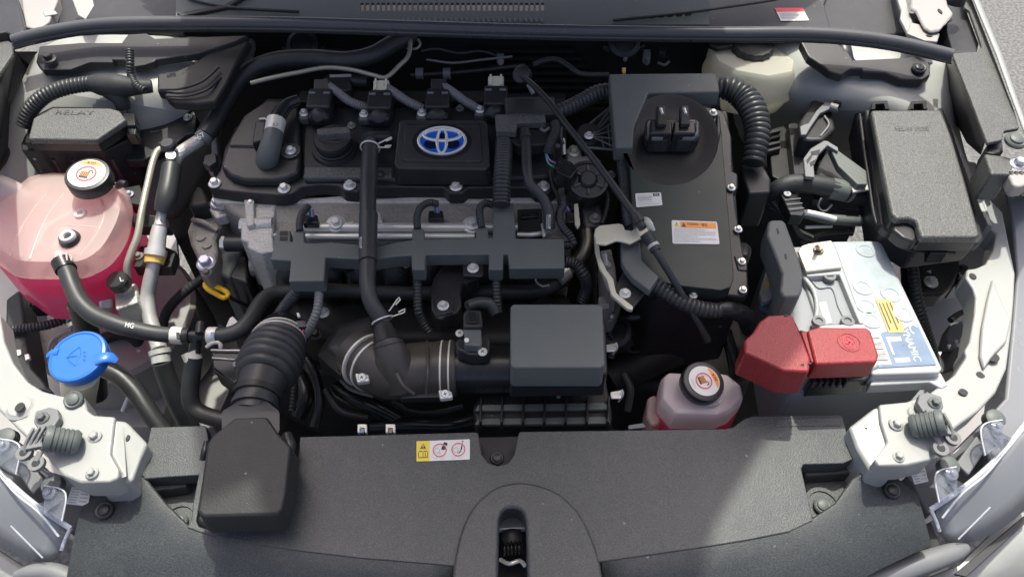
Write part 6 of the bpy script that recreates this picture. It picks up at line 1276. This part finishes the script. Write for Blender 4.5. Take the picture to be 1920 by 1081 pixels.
for cu in (.435, .785):
    flat('fan_drawing', f, ringp(cu-.05, .52, .05, .13, .008, .02)+ringp(cu-.08, .80, .045, .11, .006, .015, 0, 180)+ringp(cu+.04, .83, .045, .11, .006, .015, 0, 180)+ringp(cu, .64, .02, .05, .006, .015), 'ink_grey', wl_, .0012)
    if cu < .5: flat('hand_drawing', f, [[(.48, .30), (.53, .28), (.56, .40), (.51, .50), (.46, .46)], [(.52, .10), (.585, .16), (.57, .30), (.50, .20)]], 'ink', wl_, .0012)
    else: flat('tool_drawing', f, [[(.84, .30), (.86, .28), (.855, .50), (.825, .55)], [(.845, .07), (.885, .07), (.865, .14)], bar(.865, .12, .855, .30, .004, .0), bar(.83, .55, .80, .68, .012, .01)], 'ink', wl_, .0012)
    flat('prohibition_ring', f, ringp(cu, .5, .13, .33, .016, .042)+[bar(cu-.09, .27, cu+.09, .73, .009, -.022)], 'label_red', wl_, .0015)
la = thing('hood_latch', 'dark hood latch spring seen through the slot in the radiator cover', 'latch', P(962, 1020, .68))
poly('backing', [(925, 945), (995, 945), (998, 1110), (922, 1110)], .70, .01, 'plastic_dark', la, 0)
poly('bright_plate', [(934, 968), (988, 966), (988, 990), (934, 992)], .752, .01, 'alu_pipe', la, .002)
tube('spring', [(944, 1030, .745), (980, 1028, .745)], 14, 'plastic_gloss', la, corr=.004, amp=.15); lathe('pivot', P(960, 1004, .745), (0, -.2, 1), [(.012, 0), (.012, .004), (.005, .006)], 'plastic_black', la, 20)
tube('hook', [(938, 1048, .745), (955, 1056, .75), (975, 1050, .75), (984, 1060, .745)], 4, 'zinc', la)

# ================================================================== HEADLAMPS
def headlamp(label, flip, y0):
    X = (lambda x: x) if not flip else (lambda x: 1877-x)
    def Q(x, y, z): return (X(x), y-(y0 if flip else 0), z)
    t = thing('headlamp', label, 'headlamp', P(*Q(40, 960, .70)))
    poly('housing', [Q(-40, 820, .80), Q(0, 800, .80), Q(40, 830, .80), Q(90, 880, .795), Q(150, 900, .78), Q(178, 925, .765), Q(165, 940, .76), Q(135, 1000, .745), Q(60, 960, .76), Q(-40, 870, .78)], None, .05, 'lamp_grey', t, .004)
    lens = [[Q(-60, 812, .83), Q(-5, 880, .815), Q(30, 915, .805), Q(70, 948, .79), Q(132, 990, .765)], [Q(-70, 850, .82), Q(-20, 915, .805), Q(20, 950, .792), Q(60, 985, .775), Q(118, 1012, .755)],
            [Q(-90, 930, .78), Q(-50, 990, .765), Q(0, 1028, .752), Q(50, 1052, .742), Q(110, 1060, .738)]]
    o = sheet('lens', lens, 'lamp_grey', t, .003, sub=1)
    tube('lens_rim', lens[0], 5, 'lens_rim', t, flat=.7); tube('lens_rim', [Q(-5, 884, .818), Q(30, 925, .808), Q(75, 962, .795), Q(110, 1005, .775)], 2.2, 'lens_rim', t)
    tube('lens_edge', [Q(132, 990, .765), Q(122, 1012, .757), Q(116, 1030, .75)], 4, 'lens_rim', t)
    tube('lens_crease', [Q(20, 985, .79), Q(50, 1015, .775), Q(80, 1045, .758)], 1.6, 'lens_rim', t)
    for (ax_, ay, zz, k) in ((14, 842, .835, 1), (100, 930, .81, 1)):
        poly('clear_tab', [Q(ax_-20, ay+30, zz-.004), Q(ax_-16, ay-20, zz), Q(ax_+14, ay-14, zz), Q(ax_+24, ay+2, zz), Q(ax_+16, ay+46, zz-.012), Q(ax_-30, ay+18, zz-.008)], None, .004, 'lens_clear', t, .001)
        tube('tab_edge', [Q(ax_-16, ay-20, zz+.001), Q(ax_+14, ay-14, zz+.001), Q(ax_+24, ay+2, zz+.001), Q(ax_+16, ay+46, zz-.011)], 1.6, 'lens_rim', t)
        lathe('tab_screw', P(*Q(ax_-6, ay-6, zz+.001)), (0, -.2, 1), [(.007, 0), (.007, .003), (.004, .004), (.004, .008), (.002, .009)], 'lens_clear', t, 14)
        lathe('tab_boss', P(*Q(ax_-2, ay-22, zz-.004)), (0, -.2, 1), [(.011, -.008), (.011, .003), (.008, .005)], 'plastic_matte', t, 18)
    poly('rear_housing', [Q(-3, 350, .84), Q(-80, 330, .84), Q(-110, 900, .80), Q(20, 900, .80), Q(40, 850, .80), Q(20, 812, .81), Q(-8, 780, .815), Q(-22, 640, .825), Q(-30, 540, .83), Q(-22, 460, .835)], None, .06, 'lamp_grey', t, .004) if flip else None
    poly('inner_panel', [Q(22, 870, .805), Q(46, 850, .806), Q(84, 902, .80), Q(60, 925, .798)], None, .006, 'plastic_grey', t, .002)
    f = quadf([Q(136, 912, .786), Q(172, 914, .782), Q(166, 948, .775), Q(125, 944, .779)]) if not flip else quadf([Q(176, 909, .786), Q(146, 905, .786), Q(138, 937, .778), Q(164, 942, .776)])
    pl_ = flat('data_tag', f, [rect(0, 0, 1, 1)], 'label_white', t, .002); flat('data_print', f, [rect(.08, .1+.15*i, .45, .16+.15*i) for i in range(6)]+[rect(.55, .15+.2*i, .92, .22+.2*i) for i in range(4)], 'ink_grey', pl_, .0023)
    return t
headlamp('grey headlamp with clear lens tabs and data tag beside the snorkel side rail', False, 0)
headlamp('grey headlamp with clear lens tabs and data tag below the battery side rail', True, 35)
bz = thing('bumper_trim', 'worn grey rounded bumper trim end below the battery side headlamp', 'bumper trim', P(1780, 1040, .70))
tube('trim', [(1600, 1100, .735), (1680, 1072, .74), (1750, 1048, .742), (1790, 1034, .742), (1812, 1026, .74)], [22, 22, 20, 17, 9], 'plastic_grey', bz)
bz2 = thing('bumper_trim', 'worn grey bumper trim end below the snorkel side headlamp', 'bumper trim', P(80, 1070, .70))
tube('trim', [(30, 1078, .738), (60, 1072, .74), (100, 1072, .74), (150, 1092, .735)], [9, 15, 17, 18], 'plastic_grey', bz2)

# ================================================================== SMALL HARDWARE FILLING THE GAPS
def loom(name, label, runs, cat='wiring'):
    t = thing(name, label, cat, P(runs[0][0][0][0], runs[0][0][0][1], min(q[2] for q in runs[0][0])))
    for pts, r, m_, corr in runs: tube('conduit' if corr else 'wire', pts, r, m_, t, corr=corr) if corr else tube('wire', pts, r, m_, t)
    return t
loom('bulkhead_loom', 'tangle of thin black wires along the dark bulkhead left of the white clip', [
    ([(790, 96, .93), (820, 92, .93), (860, 100, .925), (900, 96, .925), (930, 104, .92)], 2, 'rubber', 0), ([(800, 112, .915), (850, 118, .915), (905, 112, .915), (960, 106, .915)], 2.2, 'conduit_grey', 0),
    ([(540, 100, .91), (600, 92, .915), (660, 96, .915), (720, 90, .92)], 3, 'rubber', 0), ([(755, 88, .93), (778, 92, .935), (788, 84, .94), (784, 74, .945)], 2.4, 'tube_beige', 0)])
loom('cable_loom', 'loose black cables crossing behind the battery beside the ladder cleat', [
    ([(1420, 380, .83), (1450, 392, .84), (1480, 410, .84), (1500, 440, .82), (1530, 450, .80)], 6, 'rubber', 0), ([(1430, 360, .85), (1450, 380, .85), (1466, 400, .845)], 5, 'conduit', .004),
    ([(1520, 380, .845), (1550, 384, .842), (1580, 396, .835), (1640, 398, .83)], 6, 'tape', 0), ([(1540, 372, .85), (1534, 386, .846), (1546, 396, .845), (1560, 384, .85)], 2, 'alu_pipe', 0),
    ([(1590, 400, .83), (1600, 420, .82), (1596, 440, .80)], 4, 'rubber', 0), ([(1500, 455, .80), (1540, 438, .81), (1600, 432, .81)], 5, 'rubber', 0)])
loom('sensor_loom', 'bundle of small hoses and wires between the round actuator and the tray', [
    ([(1030, 320, .88), (1036, 345, .87), (1046, 368, .865), (1050, 384, .865)], 4, 'rubber', 0), ([(1052, 240, .91), (1050, 256, .905), (1054, 270, .90)], 5, 'rubber', 0),
    ([(1010, 236, .915), (1020, 246, .915), (1030, 240, .918)], 3.5, 'plastic_grey', 0), ([(1130, 340, .87), (1140, 370, .86), (1136, 400, .85), (1128, 420, .845)], 5, 'rubber', 0),
    ([(1066, 300, .89), (1062, 320, .885), (1070, 340, .88)], 3, 'conduit_grey', 0)])
loom('lower_loom', 'dim hoses and wires in the gap below the intake elbow', [
    ([(566, 660, .70), (590, 700, .69), (600, 750, .67), (590, 800, .65)], 9, 'plastic_gloss', 0), ([(610, 730, .68), (640, 770, .67), (690, 782, .66)], 7, 'rubber', 0),
    ([(735, 752, .71), (770, 768, .70), (820, 772, .70), (870, 762, .71)], 7, 'plastic_gloss', 0), ([(640, 712, .72), (660, 730, .72), (700, 742, .72)], 4, 'conduit_grey', 0), ([(540, 690, .70), (552, 720, .69), (548, 770, .67)], 6, 'rubber', .005)], 'hoses')
loom('transaxle_loom', 'dim hoses and wires in the gap between air filter box and red cover', [
    ([(1160, 650, .72), (1190, 660, .71), (1220, 650, .71), (1250, 660, .70)], 5, 'plastic_gloss', 0), ([(1280, 600, .74), (1290, 620, .73), (1284, 650, .71)], 8, 'rubber', 0),
    ([(1360, 620, .73), (1372, 660, .71), (1380, 700, .69)], 12, 'plastic_gloss', 0), ([(1170, 700, .70), (1182, 730, .69), (1176, 770, .67)], 7, 'rubber', 0), ([(1140, 620, .76), (1150, 640, .74), (1146, 670, .72)], 6, 'conduit', .005)], 'hoses')
def bits(name, label, cat, at, items):
    t = thing(name, label, cat, P(*at))
    for it_ in items:
        if it_[0] == 'b': bolt(t, *it_[1:5], m=it_[5])
        elif it_[0] == 'p': poly(it_[4], it_[1], it_[2], it_[3], it_[5], t, .0015)
        else: tube(it_[3], it_[1], it_[2], it_[4], t)
    return t
bits('bulkhead_clip', 'small grey clips and a bright tab under the hood seal near the inverter duct', 'clip', (1210, 110, .9), [
    ('p', [(1206, 92), (1220, 92), (1220, 108), (1214, 112), (1206, 106)], .92, .012, 'clip', 'plastic_grey'), ('p', [(1166, 126), (1174, 126), (1173, 136), (1168, 136)], .93, .006, 'tab', 'yellow_clip'),
    ('p', [(1232, 86), (1250, 88), (1248, 100), (1236, 98)], .92, .01, 'clip', 'plastic_black'), ('t', [(1234, 118, .90), (1246, 122, .90), (1254, 116, .90)], 2.5, 'pin', 'conduit_grey'), ('p', [(1168, 104), (1178, 104), (1176, 110), (1169, 110)], .92, .006, 'pin', 'conduit_grey')])
bits('cast_bracket', 'stack of cast lugs and bolts beside the pale cable clamp leg', 'bracket', (1138, 500, .82), [
    ('p', [(1126, 470), (1146, 466), (1154, 500), (1158, 540), (1140, 546), (1130, 520)], .855, .05, 'casting', 'cast_dark'), ('b', 1138, 496, .857, 8, 'zinc'), ('t', [(1134, 478, .86), (1138, 500, .86)], 5, 'sleeve', 'alu_pipe'), ('b', 1148, 524, .857, 6, 'cast_alu'), ('p', [(1122, 556), (1140, 552), (1144, 576), (1124, 580)], .83, .03, 'lug', 'cast_dark')])
bits('fender_bolts', 'black bracket with two bolts beside the metal pipe and pink tank', 'bracket', (255, 470, .78), [
    ('p', [(232, 352), (262, 346), (268, 366), (262, 384), (240, 380)], .84, .02, 'plate', 'plastic_black'), ('b', 243, 364, .842, 8, 'steel_lilac'), ('t', [(222, 348, .88), (228, 344, .89), (236, 346, .89)], 7, 'stopper', 'plastic_black'), ('p', [(246, 462), (300, 458), (330, 470), (320, 500), (250, 500)], .79, .02, 'plate', 'plastic_black'), ('b', 260, 480, .792, 9, 'cast_alu')])
bits('head_plug', 'dark wiring plugs fixed on the cast head beside the upright hose', 'connector', (990, 395, .83), [
    ('p', [(970, 392), (1016, 390), (1018, 440), (972, 444)], .845, .03, 'plug', 'plastic_black'), ('p', [(976, 398), (1010, 396), (1010, 406), (977, 408)], .85, .006, 'latch', 'plastic_gloss'), ('t', [(970, 440, .85), (1000, 440, .85), (1030, 434, .848)], 5, 'pipe', 'alu_pipe'), ('p', [(1014, 418), (1018, 417), (1024, 440), (1018, 444)], .862, .004, 'stay', 'alu_pipe')])
bits('side_clip', 'white plastic clip standing beside the dark battery cable cover', 'clip', (1440, 510, .82), [
    ('p', [(1424, 548), (1442, 486), (1448, 490), (1444, 510), (1462, 508), (1468, 520), (1452, 540), (1446, 560), (1430, 566)], .82, .01, 'clip', 'battery_white'), ('p', [(1434, 530), (1440, 520), (1444, 532), (1438, 544)], .8206, .002, 'sign', 'label_yellow')])
bits('casting_bolts', 'small bolts and lugs along the cast rail under the valve cover edge', 'bolts', (760, 372, .83), [
    ('b', 470, 380, .845, 7, 'zinc'), ('p', [(745, 366), (770, 364), (772, 384), (747, 386)], .836, .01, 'lug', 'cast_alu'), ('p', [(846, 370), (866, 370), (864, 388), (848, 388)], .834, .01, 'lug', 'cast_alu'), ('b', 600, 404, .815, 6, 'cast_alu'), ('b', 840, 404, .815, 6, 'cast_alu')])
bits('hinge_shim', 'pale folded metal strip standing below the hood hinge by the black strut', 'bracket', (420, 300, .84), [
    ('p', [(396, 256), (404, 250), (408, 286), (398, 320), (390, 318), (396, 290)], .85, .02, 'strip', 'cast_alu'), ('p', [(384, 290), (404, 286), (406, 302), (392, 312), (380, 306)], .88, .012, 'strut_end', 'plastic_black')])
